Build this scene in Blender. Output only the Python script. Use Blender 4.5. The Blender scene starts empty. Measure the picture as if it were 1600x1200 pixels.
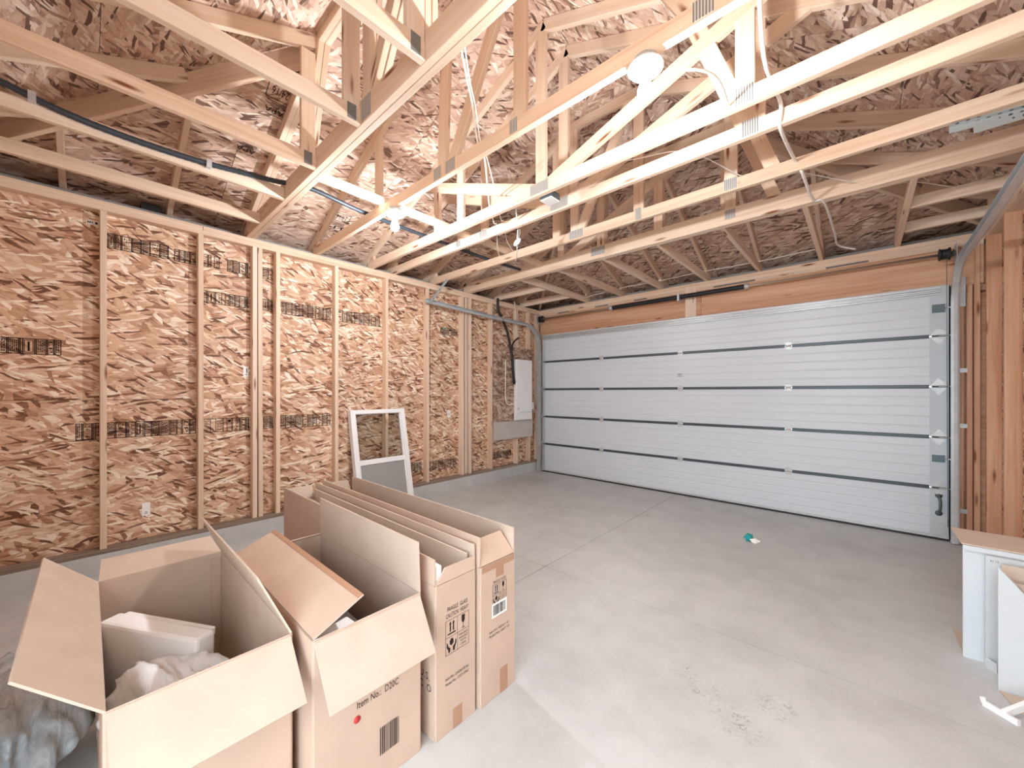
import bpy, bmesh, math, random
from mathutils import Matrix, Vector, noise
random.seed(7)
scene = bpy.context.scene
COL = scene.collection

# ------------------------------------------------------------------ camera, world, exposure
cd = bpy.data.cameras.new('camera')
cam = bpy.data.objects.new('camera', cd); COL.objects.link(cam)
cam.location = (0, 0, 1.415)
cam.rotation_euler = (math.radians(90), 0, math.radians(42.26))
cd.sensor_fit = 'HORIZONTAL'; cd.sensor_width = 36.0
cd.lens = 36.0 * 602.0 / 1600.0
cd.shift_y = 13.0 / 1600.0          # horizon a little below the middle of the frame
cd.clip_start = 0.02
scene.camera = cam

world = bpy.data.worlds.new('daylight'); scene.world = world
world.use_nodes = True
bg = world.node_tree.nodes['Background']
bg.inputs[0].default_value = (0.84, 0.93, 1.0, 1); bg.inputs[1].default_value = 3.25

BULB_W = 30.0
vs = scene.view_settings
vs.view_transform = 'Standard'; vs.look = 'None'; vs.gamma = 1.0; vs.use_curve_mapping = False
vs.exposure = 1.36
scene.cycles.max_bounces = 7; scene.cycles.diffuse_bounces = 5; scene.cycles.glossy_bounces = 3

# ------------------------------------------------------------------ material helpers
MATS = {}
def srgb(r, g, b):
    f = lambda c: (c/255/12.92) if c/255 <= 0.04045 else ((c/255+0.055)/1.055)**2.4
    return (f(r), f(g), f(b), 1)
class NT:
    def __init__(s, name):
        s.m = bpy.data.materials.new(name); s.m.use_nodes = True
        s.t = s.m.node_tree; s.n = s.t.nodes
        s.b = s.n['Principled BSDF']
        MATS[name] = s.m
    def N(s, typ, **kw):
        n = s.n.new(typ)
        for k, v in kw.items(): setattr(n, k, v)
        return n
    def L(s, a, b): s.t.links.new(a, b)
    def val(s, sock, v):
        if hasattr(v, 'is_output') or hasattr(v, 'node'): s.L(v, sock)
        else: sock.default_value = v
    def math(s, op, a, b=0.0, c=None):
        n = s.N('ShaderNodeMath', operation=op)
        s.val(n.inputs[0], a); s.val(n.inputs[1], b)
        if c is not None: s.val(n.inputs[2], c)
        return n.outputs[0]
    def vmath(s, op, a, b):
        n = s.N('ShaderNodeVectorMath', operation=op)
        s.val(n.inputs[0], a); s.val(n.inputs[1], b)
        return n.outputs[0]
    def ramp(s, fac, stops, interp='LINEAR'):
        n = s.N('ShaderNodeValToRGB'); e = n.color_ramp.elements
        n.color_ramp.interpolation = interp
        while len(e) < len(stops): e.new(0.5)
        for el, (p, c) in zip(e, stops): el.position = p; el.color = c
        s.val(n.inputs[0], fac)
        return n.outputs[0]
    def mix(s, fac, a, b, blend='MIX'):
        n = s.N('ShaderNodeMix', data_type='RGBA', blend_type=blend)
        s.val(n.inputs[0], fac); s.val(n.inputs[6], a); s.val(n.inputs[7], b)
        return n.outputs[2]
    def noise(s, vec, scale, detail=3, rough=0.5, dist=0.0):
        n = s.N('ShaderNodeTexNoise')
        if vec is not None: s.L(vec, n.inputs['Vector'])
        n.inputs['Scale'].default_value = scale; n.inputs['Detail'].default_value = detail
        n.inputs['Roughness'].default_value = rough; n.inputs['Distortion'].default_value = dist
        return n.outputs[0]
    def mapping(s, vec, rot=(0,0,0), scale=(1,1,1), loc=(0,0,0)):
        n = s.N('ShaderNodeMapping')
        s.L(vec, n.inputs[0]); n.inputs[1].default_value = loc
        n.inputs[2].default_value = rot; n.inputs[3].default_value = scale
        return n.outputs[0]
    def objvec(s, rnd=True):
        tc = s.N('ShaderNodeTexCoord'); v = tc.outputs['Object']
        if rnd:
            oi = s.N('ShaderNodeObjectInfo')
            cx = s.N('ShaderNodeCombineXYZ')
            s.L(s.math('MULTIPLY', oi.outputs['Random'], 91.0), cx.inputs[0])
            s.L(s.math('MULTIPLY', oi.outputs['Random'], 57.0), cx.inputs[1])
            s.L(s.math('MULTIPLY', oi.outputs['Random'], 23.0), cx.inputs[2])
            v = s.vmath('ADD', v, cx.outputs[0])
            s.rnd = oi.outputs['Random']
        return v
    def bump(s, h, strength=0.3, dist=0.005):
        n = s.N('ShaderNodeBump'); n.inputs['Strength'].default_value = strength
        n.inputs['Distance'].default_value = dist
        s.L(h, n.inputs['Height']); s.L(n.outputs[0], s.b.inputs['Normal'])
    def done(s, color=None, rough=0.6, metal=0.0, spec=0.5):
        if color is not None: s.val(s.b.inputs['Base Color'], color)
        s.val(s.b.inputs['Roughness'], rough); s.b.inputs['Metallic'].default_value = metal
        s.b.inputs['Specular IOR Level'].default_value = spec
        return s.m

def plain(name, rgb, rough=0.6, metal=0.0, spec=0.5, var=0.0, scale=6.0):
    t = NT(name); c = srgb(*rgb)
    if var:
        v = t.objvec()
        f = t.noise(v, scale, 4)
        d = tuple(max(0, x*(1-var)) for x in c[:3]) + (1,)
        l = tuple(min(1, x*(1+var*0.6)) for x in c[:3]) + (1,)
        return t.done(t.ramp(f, [(0.3, d), (0.7, l)]), rough, metal, spec)
    return t.done(c, rough, metal, spec)

def lumber_mat(name, light, mid, dark, knots=True):
    t = NT(name); v = t.objvec()
    w = t.noise(v, 2.0, 2)
    vv = t.mapping(v, scale=(0.9, 26, 26))
    g = t.noise(vv, 1.0, 4, 0.6, 0.6)
    g2 = t.noise(t.mapping(v, scale=(0.35, 5, 5)), 1.0, 2)
    f = t.math('ADD', t.math('MULTIPLY', g, 0.6), t.math('MULTIPLY', g2, 0.4))
    c = t.ramp(f, [(0.30, srgb(*dark)), (0.46, srgb(*mid)), (0.62, srgb(*light))])
    # board to board tint
    tint = t.ramp(t.rnd, [(0.0, (0.86, 0.80, 0.74, 1)), (0.5, (1, 1, 1, 1)), (1.0, (1.0, 0.93, 0.86, 1))])
    c = t.mix(0.8, c, tint, 'MULTIPLY')
    if knots:
        vo = t.N('ShaderNodeTexVoronoi'); vo.inputs['Scale'].default_value = 1.0
        t.L(t.mapping(v, scale=(2.0, 11, 11)), vo.inputs['Vector'])
        k = t.ramp(vo.outputs['Distance'], [(0.06, (1,1,1,1)), (0.17, (0,0,0,1))])
        c = t.mix(k, c, srgb(128, 74, 42))
    t.bump(g, 0.15, 0.002)
    return t.done(c, 0.62, 0, 0.3)

def osb_mat(name, stops, seam_dark=0.55, size=1.0):
    t = NT(name); v = t.objvec()
    wob = t.N('ShaderNodeTexNoise'); t.L(v, wob.inputs['Vector'])
    wob.inputs['Scale'].default_value = 5.0; wob.inputs['Detail'].default_value = 3
    vv = t.vmath('ADD', v, t.vmath('MULTIPLY', t.vmath('SUBTRACT', wob.outputs['Color'], (0.5,0.5,0.5)), (0.04,0.04,0.0)))
    w2 = t.N('ShaderNodeTexNoise'); t.L(v, w2.inputs['Vector'])
    w2.inputs['Scale'].default_value = 1.6; w2.inputs['Detail'].default_value = 2
    vv = t.vmath('ADD', vv, t.vmath('MULTIPLY', t.vmath('SUBTRACT', w2.outputs['Color'], (0.5,0.5,0.5)), (0.08,0.13,0.0)))
    layers = []
    for i, (ang, sx, sy) in enumerate([(2, 9, 30), (-20, 10, 34), (24, 10, 34), (58, 12, 34), (-10, 10, 66), (30, 12, 72)]):
        vo = t.N('ShaderNodeTexVoronoi', feature='F1', voronoi_dimensions='2D'); vo.inputs['Scale'].default_value = 1.0/size
        vo.inputs['Randomness'].default_value = 1.0
        m = t.mapping(t.mapping(vv, rot=(0,0,math.radians(ang))), scale=(sx, sy, 1), loc=(3.1*i, 7.7*i, 1.3*i))
        t.L(m, vo.inputs['Vector'])
        sp = t.N('ShaderNodeSeparateColor'); t.L(vo.outputs['Color'], sp.inputs[0])
        layers.append((sp.outputs[0], sp.outputs[1], vo.outputs['Distance'], m))
    h = None; shade = None; ed = None
    for i, (r, g, d, m) in enumerate(layers):
        if h is None: h = r; ed = d; continue
        mask = t.math('GREATER_THAN', g, [0, 0.50, 0.55, 0.78, 0.76, 0.84][i])
        if i >= 4: r = t.math('ADD', t.math('MULTIPLY', t.math('SUBTRACT', r, 0.5), 1.35), 0.46)
        mx = t.N('ShaderNodeMix'); t.L(mask, mx.inputs[0]); t.L(h, mx.inputs[2]); t.L(r, mx.inputs[3]); h = mx.outputs[0]
        my = t.N('ShaderNodeMix'); t.L(mask, my.inputs[0]); t.L(ed, my.inputs[2]); t.L(d, my.inputs[3]); ed = my.outputs[0]
    grain = t.noise(t.mapping(vv, scale=(9, 130, 1)), 1.0, 3)
    f = t.math('ADD', h, t.math('MULTIPLY', t.math('SUBTRACT', grain, 0.5), 0.34))
    c = t.ramp(f, stops)
    edge = t.ramp(ed, [(0.45, (1,1,1,1)), (0.95, (seam_dark, seam_dark*0.93, seam_dark*0.86, 1))])
    c = t.mix(0.6, c, edge, 'MULTIPLY')
    big = t.noise(v, 0.9, 2)
    c = t.mix(0.8, c, t.ramp(big, [(0.35, (0.86,0.82,0.78,1)), (0.65, (1.06,1.04,1.0,1))]), 'MULTIPLY')
    t.bump(f, 0.35, 0.004)
    return t.done(c, 0.55, 0, 0.35)

lumber_mat('pine', (234, 215, 196), (226, 201, 178), (210, 175, 150))
lumber_mat('orange_gloom_pine', (222, 182, 152), (206, 158, 126), (180, 126, 96))  # darker orange copy of pine; gloom on the right studs is in the colour
lumber_mat('grey_plate', (172, 156, 142), (146, 130, 118), (108, 94, 84), False)
osb_mat('osb', [(0.0, srgb(116,78,58)), (0.09, srgb(163,119,93)), (0.22, srgb(198,155,127)), (0.58, srgb(219,183,156)), (0.82, srgb(233,206,182)), (0.97, srgb(249,236,220))])
osb_mat('roof_osb', [(0.0, srgb(112,87,76)), (0.09, srgb(163,131,116)), (0.22, srgb(200,168,151)), (0.60, srgb(220,192,175)), (0.86, srgb(232,212,198)), (1.0, srgb(246,234,223))], 0.6, 1.1)
osb_mat('weathered_board', [(0.0, srgb(120,92,78)), (0.4, srgb(168,138,118)), (0.7, srgb(190,164,146)), (1.0, srgb(208,188,172))], 0.7, 1.3)

def concrete():
    t = NT('concrete'); v = t.objvec(False)
    a = t.noise(v, 0.9, 4, 0.55); b = t.noise(v, 5.0, 5, 0.6); c3 = t.noise(v, 60, 2)
    f = t.math('ADD', t.math('MULTIPLY', a, 0.6), t.math('ADD', t.math('MULTIPLY', b, 0.3), t.math('MULTIPLY', c3, 0.1)))
    c = t.ramp(f, [(0.30, srgb(176,177,177)), (0.5, srgb(198,200,200)), (0.68, srgb(212,214,214))])
    # scuffs and drips with shapes of their own
    sm = t.noise(t.mapping(v, rot=(0,0,0.6), scale=(1.0, 2.4, 1)), 5.2, 5, 0.65, 1.2)
    k = t.ramp(sm, [(0.69, (0,0,0,1)), (0.78, (0.55,0.55,0.55,1))])
    c = t.mix(k, c, srgb(112,108,102))
    fine = t.noise(v, 34, 4, 0.7, 1.5); pos = t.N('ShaderNodeNewGeometry').outputs['Position']
    for cx_, cy_, r_, th_ in [(-.66,2.04,.10,.60),(-.54,1.95,.12,.60),(-.40,1.86,.13,.57),(-.29,2.08,.10,.55),(-2.72,3.83,.26,.56),(-2.2,4.9,.3,.6),(-3.9,4.9,.35,.55)]:
        d = t.N('ShaderNodeVectorMath', operation='DISTANCE'); t.L(pos, d.inputs[0]); d.inputs[1].default_value = (cx_, cy_, 0)
        near = t.ramp(t.math('DIVIDE', d.outputs['Value'], r_), [(0.2, (1,1,1,1)), (1.0, (0,0,0,1))])
        kk = t.math('MULTIPLY', near, t.ramp(fine, [(th_-.03, (0,0,0,1)), (th_+.05, (.62,.62,.62,1))]))
        c = t.mix(kk, c, srgb(96,94,92))
    t.bump(b, 0.06, 0.003)
    return t.done(c, t.ramp(a, [(0.3, (0.42,0.42,0.42,1)), (0.7, (0.55,0.55,0.55,1))]), 0, 0.4)
concrete()
plain('slab_joint', (150,147,144), 0.9)
plain('cardboard_inside', (206,188,172), 0.8, 0, 0.2, 0.05, 9)
plain('cardboard_outside', (203,179,161), 0.75, 0, 0.25, 0.06, 7)
plain('kraft_tape', (178,140,114), 0.45, 0, 0.4)
plain('print_black', (52,44,42), 0.8, 0, 0.1)
plain('stamp_ink', (34,28,26), 0.8, 0, 0.1)
plain('label_white', (244,244,242), 0.6)
plain('red_sticker', (206,62,62), 0.6)
plain('door_white', (214,221,228), 0.36, 0, 0.5, 0.02, 2)
plain('door_stile', (196,206,212), 0.4, 0, 0.5)
plain('seam_dark', (58,68,78), 0.5)
plain('rubber_black', (28,30,34), 0.55)
plain('galvanised', (202,206,208), 0.36, 0.3, 0.5, 0.08, 14)
plain('steel_dark', (92,104,110), 0.35, 0.6)
plain('shaft_steel', (206,194,180), 0.3, 0.8)
plain('paint_white', (240,241,242), 0.4)
plain('vinyl_white', (244,245,246), 0.3)
plain('white_panel', (206,213,217), 0.38)
plain('porcelain', (240,244,244), 0.25)
plain('foam_white', (248,249,250), 0.75)
plain('cable_white', (240,236,228), 0.45)
plain('cable_black', (34,32,34), 0.45)
plain('conduit_dark', (52,60,68), 0.38)
plain('teal_plastic', (30,164,160), 0.4, 0, 0.5, 0.25, 60)
plain('grey_wrap', (150,152,162), 0.35)
plain('drywall_grey', (200,192,187), 0.8, 0, 0.2, 0.06, 5)
plain('shingles', (70,68,66), 0.9)
plain('siding', (150,150,150), 0.8)
plain('soffit_grey', (120,112,106), 0.8)
plain('baffle_black', (30,30,32), 0.7)
plain('exterior_concrete', (176,174,170), 0.9, 0, 0.2, 0.08, 1.5)

def gusset():
    t = NT('truss_plate'); v = t.objvec(False)
    w = t.N('ShaderNodeTexWave', wave_type='BANDS', bands_direction='X')
    t.L(v, w.inputs[0]); w.inputs['Scale'].default_value = 26
    c = t.ramp(w.outputs['Fac'], [(0.42, srgb(128,128,126)), (0.56, srgb(206,204,198))])
    return t.done(c, 0.45, 0.35)
gusset()
def perforated():
    t = NT('perforated_steel'); v = t.objvec(False)
    b = t.N('ShaderNodeTexVoronoi'); b.inputs['Scale'].default_value = 26; b.inputs['Randomness'].default_value = 0
    t.L(v, b.inputs['Vector'])
    c = t.ramp(b.outputs['Distance'], [(0.18, srgb(92,98,102)), (0.24, srgb(196,204,206))])
    return t.done(c, 0.35, 0.6)
perforated()
def glass():
    t = NT('clear_glass'); t.b.inputs['Transmission Weight'].default_value = 1.0
    t.b.inputs['IOR'].default_value = 1.02
    return t.done((0.97, 0.99, 0.98, 1), 0.0, 0, 0.5)
glass()
def screen():
    t = NT('insect_screen')
    t.b.inputs['Alpha'].default_value = 0.86
    return t.done(srgb(168,168,168), 0.6)
screen()
def film():
    t = NT('plastic_film'); v = t.objvec()
    t.b.inputs['Alpha'].default_value = 0.94
    f = t.noise(t.mapping(v, scale=(3,9,5)), 3, 4, 0.6, 1.0)
    t.bump(f, 0.35, 0.01)
    return t.done(t.ramp(f, [(0.3, srgb(232,238,245)), (0.7, srgb(251,252,254))]), 0.15, 0, 0.7)
film()
def bluefilm():
    t = NT('blue_grey_film'); v = t.objvec()
    f = t.noise(t.mapping(v, scale=(3,9,5)), 2.5, 4, 0.6, 1.2); t.bump(f, 0.45, 0.012)
    return t.done(t.ramp(f, [(0.3, srgb(150,172,186)), (0.7, srgb(212,226,234))]), 0.18, 0, 0.7)
bluefilm()
def emit(name, col, s):
    t = NT(name); t.b.inputs['Emission Color'].default_value = col; t.b.inputs['Emission Strength'].default_value = s
    return t.done((0.9,0.9,0.9,1), 0.4)
emit('bulb_glow', (1.0, 0.97, 0.92, 1), 30.0)

# ------------------------------------------------------------------ object helpers
WM = {}           # world matrix of each empty / object we parent to
def put(o, parent, mw):
    COL.objects.link(o)
    WM[o] = mw
    if parent is not None:
        o.parent = parent
        o.matrix_basis = WM[parent].inverted() @ mw
    else:
        o.matrix_basis = mw
    return o
def tag(o, label=None, cat=None, group=None, kind=None):
    if label: o['label'] = label
    if cat: o['category'] = cat
    if group: o['group'] = group
    if kind: o['kind'] = kind
    return o
def empty(name, loc, label=None, cat=None, group=None, kind=None, rz=0.0):
    o = bpy.data.objects.new(name, None); o.empty_display_size = 0.1
    put(o, None, Matrix.Translation(loc) @ Matrix.Rotation(rz, 4, 'Z'))
    return tag(o, label, cat, group, kind)
def mesh(name, vs_, fs, mat, parent=None, mw=None, smooth=False):
    """vertices given in local coordinates of mw (default: world, recentred)"""
    vs_ = [Vector(v) for v in vs_]
    if mw is None:
        c = sum(vs_, Vector()) / len(vs_)
        vs_ = [v - c for v in vs_]; mw = Matrix.Translation(c)
    me = bpy.data.meshes.new(name)
    me.from_pydata([tuple(v) for v in vs_], [], fs); me.update()
    if mat: me.materials.append(MATS[mat])
    if smooth:
        for p in me.polygons: p.use_smooth = True
    o = bpy.data.objects.new(name, me)
    return put(o, parent, mw)
BF = [(0,3,2,1),(4,5,6,7),(0,1,5,4),(1,2,6,5),(2,3,7,6),(3,0,4,7)]
def boxv(a, b):
    x0,y0,z0 = a; x1,y1,z1 = b
    return [(x0,y0,z0),(x1,y0,z0),(x1,y1,z0),(x0,y1,z0),(x0,y0,z1),(x1,y0,z1),(x1,y1,z1),(x0,y1,z1)]
def box(name, a, b, mat, parent=None):
    return mesh(name, boxv(a, b), BF, mat, parent)
def bevbox(name, a, b, mat, parent=None, r=0.004, seg=2):
    c = [(p+q)/2 for p, q in zip(a, b)]
    bm = bmesh.new(); bmesh.ops.create_cube(bm, size=1.0)
    bmesh.ops.scale(bm, vec=[abs(q-p) for p, q in zip(a, b)], verts=bm.verts)
    bmesh.ops.bevel(bm, geom=bm.edges[:], offset=r, segments=seg, affect='EDGES', profile=0.5)
    me = bpy.data.meshes.new(name); bm.to_mesh(me); bm.free()
    me.materials.append(MATS[mat])
    return put(bpy.data.objects.new(name, me), parent, Matrix.Translation(c))
def frame_from(x, yhint):
    x = Vector(x).normalized(); y = Vector(yhint); y = (y - x*(y.dot(x))).normalized(); z = x.cross(y)
    return x, y, z
def lumber(name, p0, p1, w, t, wdir, parent, mat='pine', ch=0.003):
    """a board from p0 to p1 (centre line), width w along wdir, thickness t; arrises eased"""
    p0 = Vector(p0); p1 = Vector(p1); x, y, z = frame_from(p1-p0, wdir)
    L = (p1-p0).length; c = (p0+p1)/2
    mw = Matrix((( x[0],y[0],z[0],c[0]),(x[1],y[1],z[1],c[1]),(x[2],y[2],z[2],c[2]),(0,0,0,1)))
    a, b = w/2, t/2
    prof = [(-a+ch,-b),(a-ch,-b),(a,-b+ch),(a,b-ch),(a-ch,b),(-a+ch,b),(-a,b-ch),(-a,-b+ch)]
    v = [(-L/2,u,s) for u, s in prof] + [(L/2,u,s) for u, s in prof]
    f = [tuple(reversed(range(8))), tuple(range(8,16))] + [(i,(i+1)%8,8+(i+1)%8,8+i) for i in range(8)]
    return mesh(name, v, f, mat, parent, mw)
def catmull(pts, n=6):
    P = [Vector(p) for p in pts]
    if len(P) < 3: return P
    out = []
    for i in range(len(P)-1):
        a = P[max(i-1,0)]; b = P[i]; c = P[i+1]; d = P[min(i+2,len(P)-1)]
        for k in range(n):
            s = k/n
            out.append(0.5*((2*b)+(c-a)*s+(2*a-5*b+4*c-d)*s*s+(3*b-a-3*c+d)*s*s*s))
    out.append(P[-1]); return out
def tube(name, pts, r, mat, parent=None, seg=8, n=6, ribs=None):
    P = catmull(pts, n); vs_ = []; fs = []
    nrm = None
    for i, p in enumerate(P):
        d = (P[min(i+1,len(P)-1)] - P[max(i-1,0)]).normalized()
        if nrm is None:
            nrm = d.orthogonal().normalized()
        nrm = (nrm - d*nrm.dot(d)).normalized(); bn = d.cross(nrm)
        rr = r if ribs is None else r*(1+ribs*(i%2))
        for k in range(seg):
            a = 2*math.pi*k/seg
            vs_.append(p + nrm*math.cos(a)*rr + bn*math.sin(a)*rr)
    for i in range(len(P)-1):
        for k in range(seg):
            fs.append((i*seg+k, i*seg+(k+1)%seg, (i+1)*seg+(k+1)%seg, (i+1)*seg+k))
    fs.append(tuple(reversed(range(seg)))); fs.append(tuple(range((len(P)-1)*seg, len(P)*seg)))
    return mesh(name, vs_, fs, mat, parent, smooth=True)
def lathe(name, axis_p, axis_d, prof, mat, parent=None, seg=24, smooth=True):
    """prof: (distance along the axis, radius)"""
    d = Vector(axis_d).normalized(); u = d.orthogonal().normalized(); w = d.cross(u); o = Vector(axis_p)
    vs_ = []; fs = []
    for s, r in prof:
        for k in range(seg):
            a = 2*math.pi*k/seg
            vs_.append(o + d*s + (u*math.cos(a)+w*math.sin(a))*max(r, 1e-4))
    for i in range(len(prof)-1):
        for k in range(seg):
            fs.append((i*seg+k, i*seg+(k+1)%seg, (i+1)*seg+(k+1)%seg, (i+1)*seg+k))
    fs.append(tuple(reversed(range(seg)))); fs.append(tuple(range((len(prof)-1)*seg, len(prof)*seg)))
    return mesh(name, vs_, fs, mat, parent, smooth=smooth)
def slab(name, pts, n, th, mat, parent=None):
    """a flat polygon (world points) given thickness th along n"""
    P = [Vector(p) for p in pts]; n = Vector(n).normalized()*th; k = len(P)
    vs_ = P + [p+n for p in P]
    nn = (P[1]-P[0]).cross(P[2]-P[0])
    f = [tuple(reversed(range(k))), tuple(range(k,2*k))] + [(i,(i+1)%k,k+(i+1)%k,k+i) for i in range(k)]
    if nn.dot(n) < 0: f = [tuple(reversed(q)) for q in f]
    return mesh(name, vs_, f, mat, parent)

# flat print: rectangles and letters laid on a face; (s,t) -> world by origin + s*S + t*T
_TXT = {}
def text_mesh(s):
    if s in _TXT: return _TXT[s]
    cu = bpy.data.curves.new('lettering', 'FONT'); cu.body = s; cu.size = 1.0; cu.resolution_u = 2
    ob = bpy.data.objects.new('lettering', cu); COL.objects.link(ob)
    dg = bpy.context.evaluated_depsgraph_get()
    me = bpy.data.meshes.new_from_object(ob.evaluated_get(dg))
    v = [(p.co.x, p.co.y) for p in me.vertices]; f = [tuple(p.vertices) for p in me.polygons]
    bpy.data.objects.remove(ob); bpy.data.curves.remove(cu); bpy.data.meshes.remove(me)
    if v:
        x0 = min(p[0] for p in v); x1 = max(p[0] for p in v); y0 = min(p[1] for p in v); y1 = max(p[1] for p in v)
        v = [((a-x0)/(x1-x0), (b-y0)/(y1-y0)) for a, b in v]
    _TXT[s] = (v, f); return _TXT[s]
class Print:
    def __init__(s): s.v = []; s.f = []
    def rect(s, a, b, c, d):
        k = len(s.v); s.v += [(a,b),(c,b),(c,d),(a,d)]; s.f.append((k,k+1,k+2,k+3))
    def outline(s, a, b, c, d, w):
        s.rect(a,b,c,b+w); s.rect(a,d-w,c,d); s.rect(a,b+w,a+w,d-w); s.rect(c-w,b+w,c,d-w)
    def poly(s, pts):
        k = len(s.v); s.v += list(pts); s.f.append(tuple(range(k,k+len(pts))))
    def text(s, t, a, b, c, d, down=False):
        """fit text into the rectangle; down: read from top to bottom, letters' heads to the right"""
        v, f = text_mesh(t); k = len(s.v)
        for x, y in v:
            s.v.append((a+(c-a)*y, d-(d-b)*x) if down else (a+(c-a)*x, b+(d-b)*y))
        s.f += [tuple(k+i for i in q) for q in f]
    def build(s, name, O, S, T, mat, parent):
        O = Vector(O); S = Vector(S); T = Vector(T)
        return mesh(name, [O+S*a+T*b for a, b in s.v], s.f, mat, parent)

# ------------------------------------------------------------------ dimensions
XL, XLO = -4.352, -4.441          # left wall: inner stud faces, inner face of its sheathing
XR, XRO = 0.83, 0.919             # right wall
YF, YFO = 5.55, 5.64              # door wall
YB, YBO = -0.59, -0.68            # back of the garage, behind the camera
ZP = 2.90                         # top of the wall plates
ZC = 0.162                        # top of the concrete curb
XC = (XLO+XRO)/2; HALF = (XRO-XLO)/2
PITCH = 5/12; TH = math.atan(PITCH); CT, ST = math.cos(TH), math.sin(TH)
ZH = 3.09; OH = 0.40              # roof sheathing height over the outer wall line; overhang

# ------------------------------------------------------------------ floor
fl = empty('floor', (-1.76, 2.5, 0), 'smooth grey concrete garage floor with faint saw-cut joints', 'floor', kind='structure')
box('floor_base', (XLO, YBO, -0.12), (XRO, YFO+0.05, -0.012), 'slab_joint', fl)
JX, JY, G = -1.905, 2.50, 0.002
for a, b in [((XLO, YBO), (JX-G, JY-G)), ((JX+G, YBO), (XRO, JY-G)), ((XLO, JY+G), (JX-G, YFO+0.05)), ((JX+G, JY+G), (XRO, YFO+0.05))]:
    me = boxv((a[0], a[1], -0.012), (b[0], b[1], 0.0))
    mesh('concrete_slab', me, BF, 'concrete', fl, Matrix.Identity(4))
tag(box('exterior_ground', (-8, -8, -0.25), (5, YBO, -0.06), 'exterior_concrete'), 'pale concrete apron outside the open back of the garage', 'ground', kind='structure')

# ------------------------------------------------------------------ walls
wl = empty('wall_left', (XL, 2.5, 0), 'left wall of bare pine studs over printed OSB sheathing', 'wall', kind='structure')
mesh('concrete_curb', boxv((XLO-0.02, YBO, 0), (XL+0.004, YFO, ZC)), BF, 'concrete', wl, Matrix.Identity(4))
lumber('bottom_plate', ((XL+XLO)/2, YBO, ZC+0.019), ((XL+XLO)/2, YF, ZC+0.019), 0.089, 0.038, (1,0,0), wl, 'grey_plate')
lumber('top_plate', ((XL+XLO)/2, YBO, 2.843), ((XL+XLO)/2, 5.64, 2.843), 0.089, 0.038, (1,0,0), wl)
for a, b in [(YBO, 0.69), (0.694, 3.13), (3.134, YF+0.04)]:
    lumber('top_plate', ((XL+XLO)/2, a, 2.881), ((XL+XLO)/2, b, 2.881), 0.089, 0.038, (1,0,0), wl)
for yf in [-0.51, 0.099, 0.694, 1.107, 1.153, 1.307, 1.893, 2.509, 3.121, 3.735, 3.886, 4.335, 4.952, 5.279, 5.52]:
    tilt = 0.004 if abs(yf-1.153) < 1e-3 else 0.0
    lumber('stud', ((XL+XLO)/2, yf-0.019+tilt, ZC+0.038), ((XL+XLO)/2, yf-0.019-tilt*0.5, 2.824), 0.089, 0.038, (1,0,0), wl)
lumber('stud', ((XL+XLO)/2-0.012, 3.80, ZC+0.038), ((XL+XLO)/2-0.012, 3.80, 2.824), 0.064, 0.038, (1,0,0), wl)
for z0, z1, cuts in [(0.125, 1.355, (YBO, 0.675, 3.10, YFO)), (1.358, 2.577, (YBO, 1.874, 4.316, YFO)), (2.580, 2.90, (YBO, 0.675, 3.10, YFO))]:
    for a, b in zip(cuts[:-1], cuts[1:]):
        c = Vector((XLO-0.0055, (a+b)/2, (z0+z1)/2)); hx, hy = (b-a)/2-0.0015, (z1-z0)/2
        mesh('osb_sheet', boxv((-hx,-hy,-0.0055),(hx,hy,0.0055)), BF, 'osb', wl, Matrix(((0,0,1,c.x),(1,0,0,c.y),(0,1,0,c.z),(0,0,0,1))))
box('outer_cladding', (XLO-0.05, YBO, -0.1), (XLO-0.012, YFO, 2.95), 'siding', wl)

wr = empty('wall_right', (XR, 2.5, 0), 'right wall of studs coloured orange for the gloom beside the garage door', 'wall', kind='structure')
mesh('concrete_curb', boxv((XR-0.004, YBO, 0), (XRO+0.02, YFO, 0.10)), BF, 'concrete', wr, Matrix.Identity(4))
lumber('bottom_plate', ((XR+XRO)/2, YBO, 0.119), ((XR+XRO)/2, YF, 0.119), 0.089, 0.038, (1,0,0), wr, 'grey_plate')
for z in (2.843, 2.881):
    lumber('top_plate', ((XR+XRO)/2, YBO, z), ((XR+XRO)/2, 5.64, z), 0.089, 0.038, (1,0,0), wr)
for y in [5.44, 4.85, 4.24, 3.63, 3.02, 2.41, 1.80, 1.19, 0.58, -0.03, -0.57]:
    lumber('stud', ((XR+XRO)/2, y+0.019, 0.138), ((XR+XRO)/2, y+0.019, 2.824), 0.089, 0.038, (1,0,0), wr, 'orange_gloom_pine')
for z0, z1, ys in [(0.09, 1.31, -1.3), (1.313, 2.53, -0.08), (2.533, 2.90, -1.3)]:
    y = ys - 2.44
    while y < YFO:
        a, b = max(y, YBO), min(y+2.437, YFO)
        if b > a + 0.02:
            c = Vector((XRO+0.0055, (a+b)/2, (z0+z1)/2)); hx, hy = (b-a)/2, (z1-z0)/2
            mw = Matrix(((0,0,-1,c.x),(-1,0,0,c.y),(0,1,0,c.z),(0,0,0,1)))
            mesh('osb_sheet', boxv((-hx,-hy,-0.0055),(hx,hy,0.0055)), BF, 'osb', wr, mw)
        y += 2.44
box('outer_cladding', (XRO+0.012, YBO, -0.1), (XRO+0.05, YFO, 2.95), 'siding', wr)

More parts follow.
